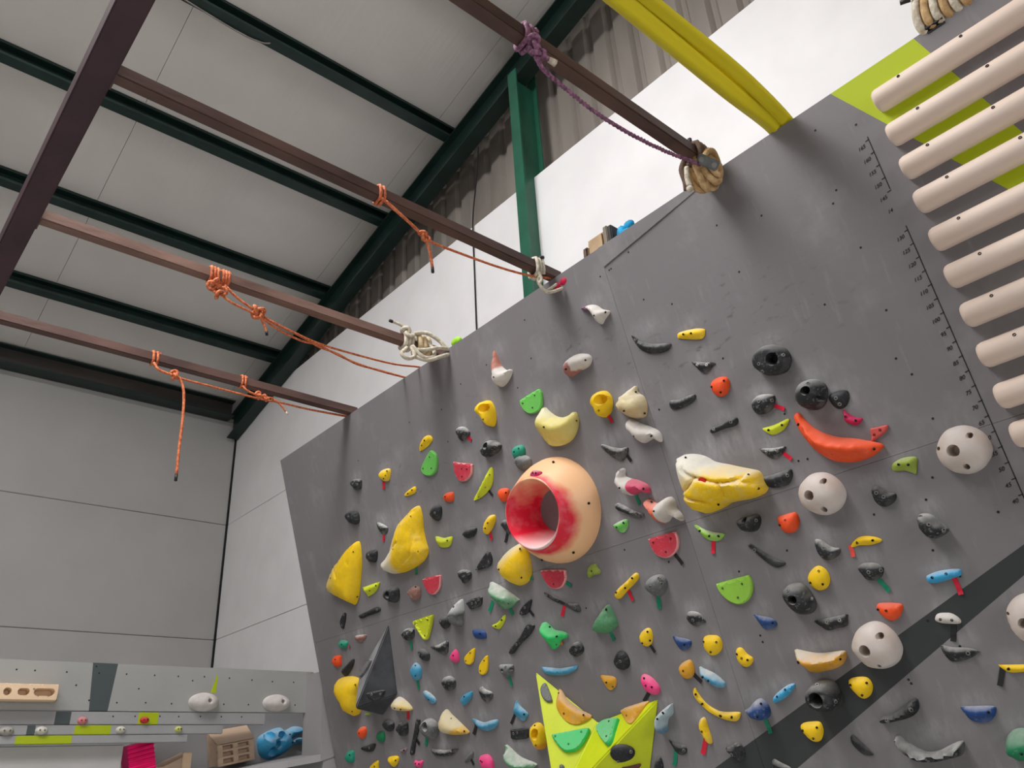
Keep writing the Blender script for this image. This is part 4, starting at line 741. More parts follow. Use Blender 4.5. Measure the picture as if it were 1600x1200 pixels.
# ------------------------------------------------------------------ holds on the board
TAPES='''red|-3841,945,-3856,905|23|short red tape strip at the pale yellow teardrop, right of the pitted black nub
red|-3949,663,-3966,619|20|short red tape strip at the chalky black ledge, left of the big chalked yellow bunch
green|-3718,427,-3726,370|21|short green tape strip at the big chalked yellow bunch, right of the chalky black ledge
black|-2991,648,-2965,607|15|short black tape strip at the slanting lemon blade, left of the half-hidden orange knob
red|-3052,448,-3052,399|19|short red tape strip at the small yellow kidney, left of the tucked black hold
rose|-4585,112,-4546,97|22|short faded pink tape strip at the tiny teal knob, above the edge orange knob
green|-3918,41,-3918,-13|21|short green tape strip at the pitted grey hold, left of the yellow triangle
green|-3932,-171,-3932,-228|21|short green tape strip at the light blue pebble, below the leaning dark oval
red|-4078,-319,-4094,-374|24|short red tape strip at the cream beak, above the black rock
black|-4066,-479,-4034,-513|22|short black tape strip at the upright black stick, right of the knobbly dark egg
green|-3957,-482,-3980,-524|22|short green tape strip at the grey doughnut, right of the upright black stick
black|-3626,-605,-3600,-645|17|short black tape strip at the pale grey sliver, left of the bottom pink capsule
black|-3511,-458,-3544,-499|22|short black tape strip at the blue crescent, below the white-capped black cup
red|-3049,962,-3018,919|19|short red tape strip at the grey-topped pebble, below the untaped yellow pocket
black|-2923,414,-2957,364|17|short black tape strip at the tucked black hold, right of the small yellow kidney
green|-2882,182,-2835,155|16|short green tape strip at the yellow pear, right of the black triangle plate
green|-2645,104,-2604,73|17|short green tape strip at the lower watermelon slice, above the black knife hold
green|-3154,112,-3198,68|20|left green tape strip at the green bowl ledge, right of the grey trapezoid plate
green|-3052,72,-3035,20|21|right green tape strip at the green bowl ledge, right of the grey trapezoid plate
black|-2924,32,-2893,-10|15|short black tape strip at the flat black leaf, right of the green bowl ledge
red|-2679,3,-2711,-43|19|short red tape strip at the black knife hold, below the lower watermelon slice
orange|-2785,-157,-2749,-160|15|short orange tape strip at the vivid green saddle, left of the faceted black hold
green|-2459,-150,-2443,-198|17|short green tape strip at the green cone, above the faceted black hold
green|-3176,-247,-3169,-304|17|short green tape strip at the grey skull hold, right of the lower yellow drop
red|-2295,4,-2280,-55|17|short red tape strip at the yellow finger, left of the dotted grey pebble
black|-3198,-434,-3239,-473|16|short black tape strip at the small blue shell, above the dark rectangle plate
black|-2265,-238,-2244,-278|14|short black tape strip at the yellow egg, above the matt black teardrop
black|-2095,-381,-2060,-421|18|short black tape strip at the amber cup, left of the white-topped blue ledge
black|-2337,-427,-2376,-460|17|short black tape strip at the hot pink capsule, below the matt black teardrop
green|-1835,-570,-1827,-633|18|short green tape strip at the pointed blue horn, left of the sky blue capsule
red|-2125,-633,-2158,-684|21|short red tape strip at the pale yellow banana, below the yellow boomerang
green|-2287,-663,-2314,-718|18|short green tape strip at the black bird hold, above the bottom grey bump
red|-2127,748,-2108,689|16|short red tape strip at the taped yellow pocket, left of the pointed white shell
black|-2094,546,-2072,500|15|short black tape strip at the grey fish ledge, left of the white seal hold
green|-2105,366,-2096,314|15|short green tape strip at the pink-ended white hook, above the chalky grey rod
black|-2008,92,-1977,33|16|short black tape strip at the largest watermelon slice, below the coral-ended white wing
red|-1801,98,-1824,41|17|short red tape strip at the pale lime smile, left of the black kidney
green|-2144,-59,-2157,-113|20|short green tape strip at the dotted grey pebble, right of the yellow finger
red|-1385,502,-1337,464|15|short red tape strip at the dusted black pebble, above the lemon crescent
red|-1412,330,-1378,284|15|short red tape strip at the white-edged black half-moon, below the lemon crescent
coral|-1284,-56,-1287,-97|15|short coral tape strip at the yellow slug, above the mottled black oval
green|-1239,-174,-1212,-231|16|short green tape strip at the mottled black oval, below the yellow slug
red|-1000,-224,-998,-284|16|short red tape strip at the blue-white capsule, above the white bean
black|-1053,-358,-1075,-417|17|short black tape strip at the white bean, above the dark half-disc ledge
black|-964,-509,-993,-563|16|short black tape strip at the right-edge yellow rail, below the right-edge wooden ball'''
pp=lambda s:[tuple(float(v)/1000 for v in t.split(',')) for t in s.split()] if s else []
TWO=dict(a8=((228,218,196),(-1,.45,.035,.05,14)),b13=((216,218,218),(.3,1,.0,.03,40)),i5=((232,226,206),(-.2,1,.012,.05,14)),a9=((236,206,110),(-1,.6,.05,.04,12)),e3=((226,206,150),(-.5,1,.01,.06,16)),d7=((222,214,170),(0,1,.03,.03,30)),n6=((226,196,140),(0,1,.012,.02,60)),d9=((176,108,90),(-.25,1,.004,.03,60)),d10=((170,112,104),(-1,-.35,.008,.16,60)),h1=((122,78,108),(-1,-.35,.013,.01,200)),i2=((214,62,104),(1,-.12,.004,.012,300)),i4=((232,110,80),(-1,.05,.008,.01,300)),b29=((225,196,110),(1,-.4,.01,.02,60)),c13=((232,182,60),(.25,-1,.018,.03,70)),h7=((206,178,130),(-.3,-1,.012,.05,60)),k10=((100,136,156),(-.2,-1,.02,.03,60)),g3=((235,160,40),(0,-1,.03,.02,60)))
M_WOODBALL=mat('chalked_turned_wood',(200,182,168),.6,0,.05,9,.05,80,c2=(210,203,199))
for li,line in enumerate(HOLDS.strip().split('\n')):
    ty,color,chalk,H,c,poly,bolts,pockets,label,hid,gro=line.split('|')
    cu_,cv_=(float(q)/1000 for q in c.split(','))
    m=None
    if hid in TWO: m=hold_material('two_tone_resin',*TWO[hid])
    if ty=='S': m=M_WOODBALL
    o=build_hold('wooden_ball_hold' if ty=='S' else 'climbing_hold',BOARD@Matrix.Translation((cu_,cv_,.0005)),pp(poly),ty,float(H)/1000,color,float(chalk),pp(bolts),pp(pockets),label,group='climbing holds bolted to the grey board',m=m,seed=li,grooves=[[Vector(tuple(float(v)/1000 for v in q.split(','))) for q in g.split(';')] for g in gro.split()])
    if hid=='i5':
        wv_=[(.016*math.cos(6.283*k/14),.016*math.sin(6.283*k/14),z) for z in (0,.012) for k in range(14)]
        wo=mesh_obj('washer',wv_,[tuple(range(14,28))]+[(k,(k+1)%14,14+(k+1)%14,14+k) for k in range(14)],mat('red_washer',(196,34,24),.5),o); wo.matrix_local=Matrix.Translation((-.009,.014,.108)); tag(wo,'red round washer',None)
M_TAPE={k:mat(k+'_tape',v,.45,0,.05,30,.05,80) for k,v in dict(red=(200,24,52),green=(0,128,92),black=(28,27,30),rose=(170,84,100),coral=(226,78,68),orange=(214,110,72)).items()}
for line in TAPES.strip().split('\n'):
    col,q,wd,label=line.split('|'); a0,a1,b0,b1=(float(v)/1000 for v in q.split(',')); wd=float(wd)/1000
    a=Vector((a0,a1)); c=Vector((b0,b1)); ln=(c-a).length; d=(c-a).normalized(); n=Vector((-d.y,d.x))
    V=[];F=[];k=6
    for i in range(k+1):
        t=i/k; p=a+d*ln*t; z=.0008+.0012*math.sin(t*5+ln*90)**2+(.004*t**6)
        for s_ in (-1,1):
            q=p+n*s_*wd/2; V.append((q.x-a.x,q.y-a.y,z)); 
        for s_ in (-1,1):
            q=p+n*s_*wd/2; V.append((q.x-a.x,q.y-a.y,z-.0006))
    for i in range(k):
        A=4*i;B=A+4; F+=[(A,B,B+1,A+1),(A+2,A+3,B+3,B+2),(A,A+2,B+2,B),(A+1,B+1,B+3,A+3)]
    F+=[(0,1,3,2),(4*k,4*k+2,4*k+3,4*k+1)]
    o=mesh_obj('tape_strip',V,F,M_TAPE[col],None,False,BOARD@Matrix.Translation((a.x,a.y,.0008)))
    tag(o,label,'tape','tape strips marking routes')
# ------------------------------------------------------------------ peach ring volume
def ring_material():
    m=bpy.data.materials.new('peach_fibreglass_sprayed_red'); m.use_nodes=True; N,L=nodes(m); b=N['Principled BSDF']
    tc=N.new('ShaderNodeTexCoord'); sx=N.new('ShaderNodeSeparateXYZ'); L.new(tc.outputs['Object'],sx.inputs[0])
    nz=N.new('ShaderNodeTexNoise'); nz.inputs['Scale'].default_value=9; nz.inputs['Detail'].default_value=5; L.new(tc.outputs['Object'],nz.inputs[0])
    r=math_n(N,L,'SQRT',math_n(N,L,'ADD',math_n(N,L,'POWER',sx.outputs[0],2),math_n(N,L,'POWER',sx.outputs[1],2)))
    # spray paint: a band round the mouth on the outside, almost all of the inside
    nn=math_n(N,L,'MULTIPLY',math_n(N,L,'SUBTRACT',nz.outputs[0],.5),1.7)
    inn=math_n(N,L,'LESS_THAN',math_n(N,L,'SUBTRACT',r,math_n(N,L,'MULTIPLY',sx.outputs[2],.29)),.117)
    side=math_n(N,L,'ADD',math_n(N,L,'MULTIPLY',sx.outputs[0],3.0),math_n(N,L,'MULTIPLY',sx.outputs[1],-4.0))
    tout=math_n(N,L,'ADD',math_n(N,L,'MULTIPLY',math_n(N,L,'SUBTRACT',sx.outputs[2],.128),26),math_n(N,L,'ADD',side,nn))
    tin=math_n(N,L,'ADD',math_n(N,L,'ADD',math_n(N,L,'MULTIPLY',sx.outputs[0],-3.5),math_n(N,L,'MULTIPLY',sx.outputs[1],-5.5)),math_n(N,L,'ADD',nn,.95))
    t=math_n(N,L,'ADD',math_n(N,L,'MULTIPLY',tout,math_n(N,L,'SUBTRACT',1.0,inn)),math_n(N,L,'MULTIPLY',tin,inn))
    t=math_n(N,L,'MULTIPLY',t,1.1,True)
    n2=N.new('ShaderNodeTexNoise'); n2.inputs['Scale'].default_value=22; n2.inputs['Detail'].default_value=6; L.new(tc.outputs['Object'],n2.inputs[0])
    chalk=math_n(N,L,'MULTIPLY',math_n(N,L,'SUBTRACT',n2.outputs[0],.48),4,True)
    wht=math_n(N,L,'MULTIPLY',math_n(N,L,'MULTIPLY',inn,math_n(N,L,'SUBTRACT',math_n(N,L,'MULTIPLY',sx.outputs[1],-12),.75),True),1.0,True)
    red=mix_n(N,L,math_n(N,L,'MULTIPLY',chalk,.35),lin((222,14,52)),lin((226,140,146)))
    red=mix_n(N,L,math_n(N,L,'MULTIPLY',wht,.85),red,lin((232,214,212)))
    peach=mix_n(N,L,math_n(N,L,'MULTIPLY',nz.outputs[0],.4),lin((244,196,150)),lin((232,170,122)))
    L.new(mix_n(N,L,t,peach,red),b.inputs['Base Color']); b.inputs['Roughness'].default_value=.45
    return m
RB=Matrix.Translation((-2.565,.422,0))
ring=empty('ring_volume',mw=BOARD@RB); tag(ring,'large peach ring-shaped volume sprayed red around its open mouth','climbing volume')
n=56; prof=[(.250,-.002),(.249,.012),(.239,.045),(.221,.08),(.200,.113),(.180,.143),(.167,.164),(.162,.172),(.158,.173),(.154,.167),(.144,.14),(.131,.1),(.118,.06),(.107,.02),(.102,-.002)]
V=[];F=[]
for (r,z) in prof:
    for k in range(n): a=2*math.pi*k/n; V.append((r*math.cos(a)*1.06,r*math.sin(a)*.98,z))
for i in range(len(prof)-1):
    for k in range(n): F.append((i*n+k,i*n+(k+1)%n,(i+1)*n+(k+1)%n,(i+1)*n+k))
mesh_obj('ring_shell',V,F,ring_material(),ring,True)
for a,r,z in ((62,.232,.066),(-8,.235,.06),(-120,.235,.06),(-70,.232,.065)):
    bo=bpy.data.objects.new('bolt',bolt_mesh('dark')); COL.objects.link(bo); bo.parent=ring
    a=math.radians(a); bo.matrix_local=Matrix.Translation((r*math.cos(a)*1.06,r*math.sin(a)*.98,z))@Vector((math.cos(a),math.sin(a),.75)).to_track_quat('Z','Y').to_matrix().to_4x4()@Matrix.Scale(1.4,4)
a=math.radians(70); nv=Vector((math.cos(a),math.sin(a),.95)).normalized(); 
gm=frame(Vector((.178*math.cos(a)*1.06,.178*math.sin(a)*.98,.143)),nv.cross(Vector((0,0,1))).normalized()*-1,nv.cross(nv.cross(Vector((0,0,1))).normalized()*-1).normalized(),nv)
build_hold('foot_chip',gm,[(-.03,-.012),(-.02,.016),(.012,.02),(.032,.008),(.028,-.016),(.0,-.02)],'d',.016,'crimson',.5,[(-.01,.006),(.008,.006)],[],'little pink foot chip screwed near the mouth',parent=ring)
# ------------------------------------------------------------------ faceted volumes
def volume(name,verts,faces,m,label,cat='climbing volume'):
    P=[Vector(v) for v in verts]; bm=bmesh.new(); bv=[bm.verts.new(p) for p in P]
    for f in faces: bm.faces.new([bv[i] for i in f])
    bmesh.ops.recalc_face_normals(bm,faces=bm.faces); bmesh.ops.triangulate(bm,faces=bm.faces)
    es=[e for e in bm.edges if len(e.link_faces)==2 and e.calc_face_angle(0)>.15]
    bmesh.ops.bevel(bm,geom=es,offset=.006,segments=2,affect='EDGES')
    me=bpy.data.meshes.new(name); bm.to_mesh(me); bm.free(); me.materials.append(m)
    o=bpy.data.objects.new(name,me); COL.objects.link(o); o.matrix_world=BOARD; return tag(o,label,cat)
M_PYR=mat('chalk_scuffed_black_volume',(46,48,52),.6,0,.15,7,.15,60,c2=(76,78,82))
pyr=[(-4.088,.163,0),(-4.45,-.07,.035),(-4.334,-.33,0),(-4.146,-.231,.0),(-4.385,-.248,.146),(-4.47,-.28,0)]
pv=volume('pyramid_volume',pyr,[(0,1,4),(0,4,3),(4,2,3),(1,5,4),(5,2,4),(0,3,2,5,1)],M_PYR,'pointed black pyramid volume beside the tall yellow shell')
pv.data.materials.append(mat('chalked_lit_black_volume',(112,113,116),.7,0,.15,9,.15,60,c2=(150,150,152)))  # left face: chalk plus side light, both put into a paler colour
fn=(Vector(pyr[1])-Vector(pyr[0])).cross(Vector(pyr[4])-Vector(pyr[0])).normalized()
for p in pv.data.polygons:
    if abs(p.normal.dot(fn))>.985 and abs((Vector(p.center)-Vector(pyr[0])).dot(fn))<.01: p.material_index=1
M_STAR=mat('lime_yellow_volume_paint',(200,212,22),.5,0,.05,5,.08,60)
st=[(-2.983,-.252,0),(-2.668,-.516,0),(-2.294,-.455,0),(-2.63,-1.06,0),(-2.98,-1.06,0),(-2.792,-.779,.25)]
volume('star_volume',st,[(0,1,5),(1,2,5),(2,3,5),(3,4,5),(4,0,5),(0,4,3,2,1)],M_STAR,'large lime yellow star-shaped volume at the picture bottom')
VOLHOLDS='''f|grey|0.3|14|0.4783,0.1994,-0.8553,2.7535,-0.8684,0.2525,-0.4268,2.9126,0.1308,0.9468,0.2940,1.9304|-24,19 -15,40 1,48 11,33 28,-39 17,-46 -1,-39 -18,-15|-3,32 7,-22|grey pebble plate near the tip of the lime yellow volume
e|amber|0.5|36|0.4783,0.1994,-0.8553,2.7867,-0.8684,0.2525,-0.4268,2.7938,0.1308,0.9468,0.2940,1.8543|-41,98 -28,87 -11,49 21,10 54,-22 91,-50 94,-59 74,-72 37,-79 6,-74 -24,-54 -46,-23 -61,7 -63,34 -55,64 -47,85|-46,79 -30,-22 63,-52|large orange-yellow crescent hold on the lime yellow volume
f|green2|0.4|22|0.4783,0.1994,-0.8553,2.7562,-0.8684,0.2525,-0.4268,2.7632,0.1308,0.9468,0.2940,1.7212|-92,35 -70,39 3,36 66,33 84,27 75,5 48,-26 19,-47 -18,-50 -43,-42 -71,-9|-74,25 48,18 -17,-21|wide bright green wing-shaped plate on the lime yellow volume
f|green2|0.5|22|-0.1598,0.4926,-0.8554,2.7851,-0.9862,-0.1180,0.1162,2.5712,-0.0437,0.8622,0.5047,1.7402|-78,9 -70,31 -32,49 40,53 48,43 50,-5 53,-47 36,-66 2,-50 -49,-18|7,34 27,-34|bright green pointed drop plate on the middle face of the lime yellow volume
e|amber|0.5|28|-0.1598,0.4926,-0.8554,2.8036,-0.9862,-0.1180,0.1162,2.4397,-0.0437,0.8622,0.5047,1.8017|-84,14 -57,26 13,39 84,47 69,27 41,-19 22,-44 6,-49 -26,-37 -68,-4|-19,-18|orange-yellow fin hold near the right tip of the lime yellow volume
d|black|0.15|24|0.5961,-0.4958,-0.6316,2.7756,-0.7862,-0.2006,-0.5845,2.5010,0.1631,0.8450,-0.5093,1.6531|-47,14 -33,32 -10,39 21,32 48,12 54,-7 46,-24 26,-36 -16,-38 -40,-20 -48,-3|39,4 -25,-25|black oval hold on the shaded right face of the lime yellow volume
d|grey|0.2|16|0.4783,0.1994,-0.8553,2.7045,-0.8684,0.2525,-0.4268,2.7928,0.1308,0.9468,0.2940,1.6140|-10,10 2,13 11,1 7,-14 -10,-10||small grey knob at the picture bottom on the left edge of the lime volume
d|pink|0.2|18|0.4783,0.1994,-0.8553,2.7463,-0.8684,0.2525,-0.4268,2.7041,0.1308,0.9468,0.2940,1.6067|-16,4 0,11 17,6 14,-14 -16,-8||small pink knob at the picture bottom on the lime yellow volume
e|drust|0.2|18|0.5961,-0.4958,-0.6316,2.8254,-0.7862,-0.2006,-0.5845,2.4965,0.1631,0.8450,-0.5093,1.5965|-44,9 -6,8 37,7 26,-9 -13,-14||dark brown ledge at the picture bottom on the lime yellow volume
f|black|0.3|12|0.5067,-0.3264,-0.7980,2.6766,-0.8509,-0.0405,-0.5237,4.2570,0.1386,0.9444,-0.2982,2.0690|-53,23 -6,23 57,17 52,1 31,-21 -2,-28 -30,-19 -49,3|-22,11 31,1|black half-moon plate low on the dark face of the black pyramid
f|grey|0.5|12|-0.2310,0.1964,-0.9529,2.6555,-0.9709,-0.1102,0.2127,4.3426,-0.0632,0.9743,0.2162,2.2274|-93,-26 -59,-1 19,37 64,47 85,32 51,-4 -11,-38 -57,-48|46,37 -49,-13|slim grey plate on the chalky left face of the black pyramid'''
for li,line in enumerate(VOLHOLDS.strip().split('\n')):
    ty,color,chalk,H,mm,poly,bolts,label=line.split('|'); q=[float(v) for v in mm.split(',')]
    fm=Matrix((q[0:4],q[4:8],q[8:12],(0,0,0,1)))
    build_hold('climbing_hold',fm,pp(poly),ty,float(H)/1000,color,float(chalk),pp(bolts),[],label,group='climbing holds screwed to the volumes',seed=300+li)
# ================================================================== BEAM, BARS, ROPES
def bar_box(name,a,b,wd,label,m,group=None):
    e=MB(); x0,x1=a[0],b[0]
    o=MB().bbox((a[0]-b[0] if 0 else 0,-wd/2,-wd/2),(b[0]-a[0],wd/2,wd/2),.004).build(name,m); o.location=(a[0],a[1],a[2]); return tag(o,label,'steel bar',group)
beam=empty('steel_beam',(.305,0,3.705)); tag(beam,'maroon steel box beam crossing the top left corner','steel beam')
MB().bbox((-.045,-2,-.05),(.045,4.6,.05),.005).build('box_section',M_DBROWN,beam)
ZB=3.705; BW=.05
BARS=[(1.28,'brown steel bar nearest the camera, tied with purple rope'),(2.21,'brown steel bar second from the camera, ending beside the green column'),(3.13,'rusty brown steel bar ending in the cream rope tangle'),(4.05,'brown steel bar farthest from the camera, nearest the far wall')]
for y,l in BARS:
    o=bar_box('steel_bar',(.35,y,ZB),(2.36,y,ZB),BW,l,M_RUST if y==3.13 else M_BROWN,'brown steel bars bracing the board')
    MB().bbox((-.004,-.04,-.04),(.006,.04,.04),.002).build('end_plate',M_BROWN,o)
M_ORC=mat('orange_accessory_cord',(206,88,44),.7,0,.2,90,.4,150,c2=(232,140,92))
M_PUR=mat('purple_twisted_rope',(108,66,96),.75,0,.25,90,.4,160,c2=(160,110,140))
M_CRM=mat('cream_climbing_rope',(198,184,158),.8,0,.15,60,.4,160,c2=(222,214,198))
M_TAN=mat('tan_old_rope',(190,146,94),.85,0,.2,30,.5,120,c2=(218,186,138))
M_BRS=mat('brown_webbing',(92,72,58),.85,0,.15,40,.3,120)
def wraps(mb,x,y,turns,r,pitch,hw=BW/2,mi=0,z=ZB,slack=.0):
    """cord wound round a square bar"""
    pts=[]; n=16
    for i in range(int(turns*n)+1):
        a=2*math.pi*i/n+math.pi/2; c,s=math.cos(a),math.sin(a); k=(hw+r)/max(abs(c),abs(s)); k=min(k,(hw+r)*1.22)
        zz=s*k
        if s<0: zz-=slack*(-s)
        pts.append((x+pitch*i/n,y+c*k,z+zz))
    mb.tube(pts,r,7,mi); return mb
def knot(mb,c,s,r,seed=0,mi=0):
    """a lumpy overhand knot: a trefoil shaped loop"""
    pts=[]; rn=random.Random(seed); ax=Matrix.Rotation(rn.uniform(0,6),3,Vector((rn.random(),rn.random(),rn.random()+.1)))
    for i in range(36):
        t=2*math.pi*i/36; p=Vector((math.sin(t)+2*math.sin(2*t),math.cos(t)-2*math.cos(2*t),-1.3*math.sin(3*t)))*(s/3)
        pts.append(Vector(c)+ax@p)
    mb.tube(pts,r,7,mi,closed=True); return mb
def cord(mb,pts,r,mi=0,k=4): mb.tube(catmull(pts,k,False),r,7,mi); return mb
def rope_thing(name,label,m,cat='rope',group=None): e=empty(name); tag(e,label,cat,group); return e
# purple twisted rope on the first bar
e=rope_thing('purple_rope','purple twisted rope knotted round the nearest steel bar',M_PUR)
path=catmull([(1.30,1.245,3.62),(1.32,1.235,3.575),(1.345,1.235,3.545),(1.433,1.24,3.535),(1.577,1.24,3.514),(1.769,1.24,3.523),(1.947,1.24,3.553),(2.105,1.245,3.599),(2.22,1.25,3.64),(2.30,1.262,3.69),(2.35,1.262,3.70)],10,False)
for s_ in range(3):
    pts=[]; acc=0
    for i,p in enumerate(path):
        if i: acc+=(p-path[i-1]).length
        t=(path[min(i+1,len(path)-1)]-path[max(i-1,0)]).normalized(); o1=t.cross(Vector((0,1,0))).normalized(); o2=t.cross(o1)
        an=acc*2*math.pi/.03+s_*2.094; pts.append(p+(o1*math.cos(an)+o2*math.sin(an))*.0042)
    MB().tube(pts,.0047,6).build('strand',M_PUR,e,True)
mb=MB(); wraps(mb,1.295,1.28,2.2,.009,.022); knot(mb,(1.312,1.235,3.635),.026,.0085,3); knot(mb,(1.322,1.23,3.60),.022,.0085,5); mb.build('hitch',M_PUR,e,True)
mb=MB(); cord(mb,[(1.318,1.232,3.6),(1.345,1.225,3.592),(1.365,1.222,3.588)],.008); mb.build('tail',M_PUR,e,True)
MB().tube([(1.36,1.223,3.589),(1.375,1.22,3.586),(1.385,1.219,3.585)],[.009,.011,.012],8).build('frayed_end',M_CRM,e,True)
# orange cord on the second bar
M_TIP=mat('dark_cord_tip',(30,26,26),.5,0,.1,30,0)
e=rope_thing('orange_cord','orange cord hitched round the second steel bar with a short dangling tail',M_ORC)
mb=MB(); wraps(mb,1.345,2.21,2.1,.0065,.018); mb.build('hitch',M_ORC,e,True)
mb=MB(); cord(mb,[(1.35,2.175,3.662),(1.395,2.17,3.641),(1.481,2.17,3.599),(1.543,2.17,3.564)],.0062); cord(mb,[(1.37,2.172,3.655),(1.41,2.166,3.626),(1.49,2.164,3.588),(1.543,2.168,3.562)],.0062); cord(mb,[(1.543,2.17,3.564),(1.587,2.17,3.551),(1.746,2.18,3.568),(1.97,2.193,3.598),(2.173,2.204,3.64),(2.306,2.209,3.684),(2.34,2.209,3.688)],.0055); mb.build('strand',M_ORC,e,True)
mb=MB(); knot(mb,(1.55,2.166,3.562),.026,.0072,8); mb.build('knot',M_ORC,e,True)
mb=MB(); cord(mb,[(1.552,2.16,3.547),(1.573,2.16,3.485),(1.583,2.16,3.415)],.0062); mb.build('tail',M_ORC,e,True)
MB().tube([(1.583,2.16,3.42),(1.585,2.16,3.395)],.0066,8).build('tip',M_TIP,e,True)
# orange cords on the third bar
e=rope_thing('orange_cord','tangled orange cord tied twice round the rusty third bar with two knots',M_ORC)
mb=MB(); wraps(mb,1.04,3.13,3.1,.0068,.015); wraps(mb,1.095,3.13,3.1,.0068,.013); mb.build('hitch',M_ORC,e,True)
mb=MB(); knot(mb,(1.06,3.085,3.63),.03,.0085,2); knot(mb,(1.085,3.085,3.598),.03,.0085,11); mb.build('knot',M_ORC,e,True)
mb=MB(); knot(mb,(1.268,3.08,3.56),.032,.009,6); mb.build('knot',M_ORC,e,True)
mb=MB()
cord(mb,[(1.085,3.09,3.6),(1.139,3.088,3.572),(1.246,3.085,3.55),(1.30,3.08,3.54)],.0058); cord(mb,[(1.11,3.1,3.655),(1.16,3.095,3.615),(1.24,3.09,3.575),(1.278,3.09,3.56)],.0058); cord(mb,[(1.12,3.095,3.645),(1.17,3.09,3.605),(1.26,3.085,3.565)],.0058)
cord(mb,[(1.278,3.09,3.56),(1.366,3.106,3.548),(1.474,3.125,3.542),(1.624,3.153,3.543),(1.862,3.197,3.575),(2.121,3.25,3.624),(2.30,3.294,3.682),(2.35,3.296,3.686)],.0055)
cord(mb,[(1.274,3.08,3.547),(1.37,3.111,3.527),(1.526,3.165,3.536),(1.648,3.207,3.568),(1.778,3.25,3.573),(1.912,3.295,3.587),(2.101,3.36,3.624),(2.30,3.439,3.68),(2.35,3.44,3.688)],.0055)
cord(mb,[(1.28,3.085,3.555),(1.37,3.108,3.545),(1.526,3.16,3.556),(1.648,3.205,3.558),(1.778,3.253,3.581),(1.912,3.292,3.580),(2.101,3.364,3.63),(2.30,3.442,3.682),(2.35,3.445,3.69)],.0055)
mb.build('strand',M_ORC,e,True)
mb=MB(); cord(mb,[(1.28,3.08,3.54),(1.307,3.08,3.495),(1.316,3.08,3.472)],.006); mb.build('tail',M_ORC,e,True)
MB().tube([(1.316,3.08,3.475),(1.32,3.08,3.455)],.0066,8).build('tip',M_TIP,e,True)
# fourth bar: two orange cords
e=rope_thing('orange_cord','orange cord hitched to the farthest bar with a long hanging tail',M_ORC)
mb=MB(); wraps(mb,1.105,4.05,2.1,.007,.022); mb.build('hitch',M_ORC,e,True)
mb=MB(); cord(mb,[(1.115,4.01,3.66),(1.135,4.0,3.625),(1.17,4.0,3.615),(1.215,4.0,3.612)],.0075); cord(mb,[(1.215,4.0,3.612),(1.267,4.0,3.604),(1.468,4.02,3.614),(1.701,4.043,3.625),(1.865,4.06,3.644),(2.038,4.077,3.656),(2.306,4.104,3.687),(2.34,4.104,3.69)],.006); mb.build('strand',M_ORC,e,True)
mb=MB(); knot(mb,(1.225,3.997,3.61),.026,.0085,4); mb.build('knot',M_ORC,e,True)
mb=MB(); cord(mb,[(1.245,3.99,3.605),(1.279,3.99,3.534),(1.294,3.99,3.388),(1.297,3.99,3.208),(1.302,3.99,3.06)],.0075); mb.build('tail',M_ORC,e,True)
MB().tube([(1.302,3.99,3.065),(1.302,3.99,3.03)],.008,8).build('tip',M_TIP,e,True)
e=rope_thing('orange_cord','short orange cord hitched to the farthest bar near the rafter',M_ORC)
mb=MB(); wraps(mb,1.60,4.05,2.1,.0065,.018); mb.build('hitch',M_ORC,e,True)
mb=MB(); cord(mb,[(1.605,4.01,3.66),(1.62,4.0,3.64),(1.651,4.0,3.628),(1.721,4.0,3.62),(1.779,4.0,3.628),(1.80,4.02,3.622),(1.87,4.05,3.64),(2.04,4.07,3.653),(2.306,4.098,3.687),(2.34,4.098,3.69)],.0058); mb.build('strand',M_ORC,e,True)
mb=MB(); knot(mb,(1.70,3.998,3.622),.022,.0072,9); knot(mb,(1.74,3.998,3.617),.02,.0072,1); mb.build('knot',M_ORC,e,True)
mb=MB(); cord(mb,[(1.79,3.995,3.62),(1.829,3.995,3.6),(1.87,3.995,3.56)],.0055); mb.build('tail',M_ORC,e,True)
MB().tube([(1.868,3.995,3.563),(1.882,3.995,3.546)],.006,8).build('tip',M_CRM,e,True)
# tan rope bundle on the first bar end
e=rope_thing('rope_bundle','tan rope bundle with a bolted steel plate hanging at the first bar end',M_TAN)
rn=random.Random(5)
for k in range(9):
    cx=2.25+rn.uniform(-.012,.012)-.0; cy=1.315-.0105*k; zz=3.655+rn.uniform(-.008,.008)-.05*abs(k-4)/16; hh=.086+rn.uniform(-.012,.006)-.012*abs(k-4)/4*2; ww=.044+rn.uniform(-.006,.006)
    pts=[(cx+ww*math.cos(t)+.004*math.sin(3*t+k),cy+.006*math.sin(2*t+k),zz+hh*math.sin(t)) for t in [2*math.pi*i/26 for i in range(26)]]
    MB().tube(pts,.0125,8,closed=True).build('loop',M_TAN,e,True)
MB().ball((2.25,1.272,3.648),(.047,.052,.088)).build('core',M_TAN,e,True)
mb=MB(); wraps(mb,2.185,1.28,2.3,.012,.02); mb.build('hitch',M_BRS,e,True)
mb=MB(); mb.tube(catmull([(2.19,1.315,3.70),(2.185,1.335,3.66),(2.19,1.332,3.60),(2.2,1.34,3.57)],4,False),.013,8); mb.build('side_loop',M_BRS,e,True)
mb=MB(); mb.tube(catmull([(2.19,1.315,3.66),(2.185,1.318,3.61),(2.19,1.32,3.575)],4,False),.011,8); mb.build('tail',M_CRM,e,True)
MB().ball((2.19,1.32,3.56),(.013,.014,.014)).build('knotted_end',M_CRM,e,True)
MB().tube([(2.20,1.285,3.755),(2.2,1.285,3.79)],.009,8).build('tip',M_TIP,e,True)
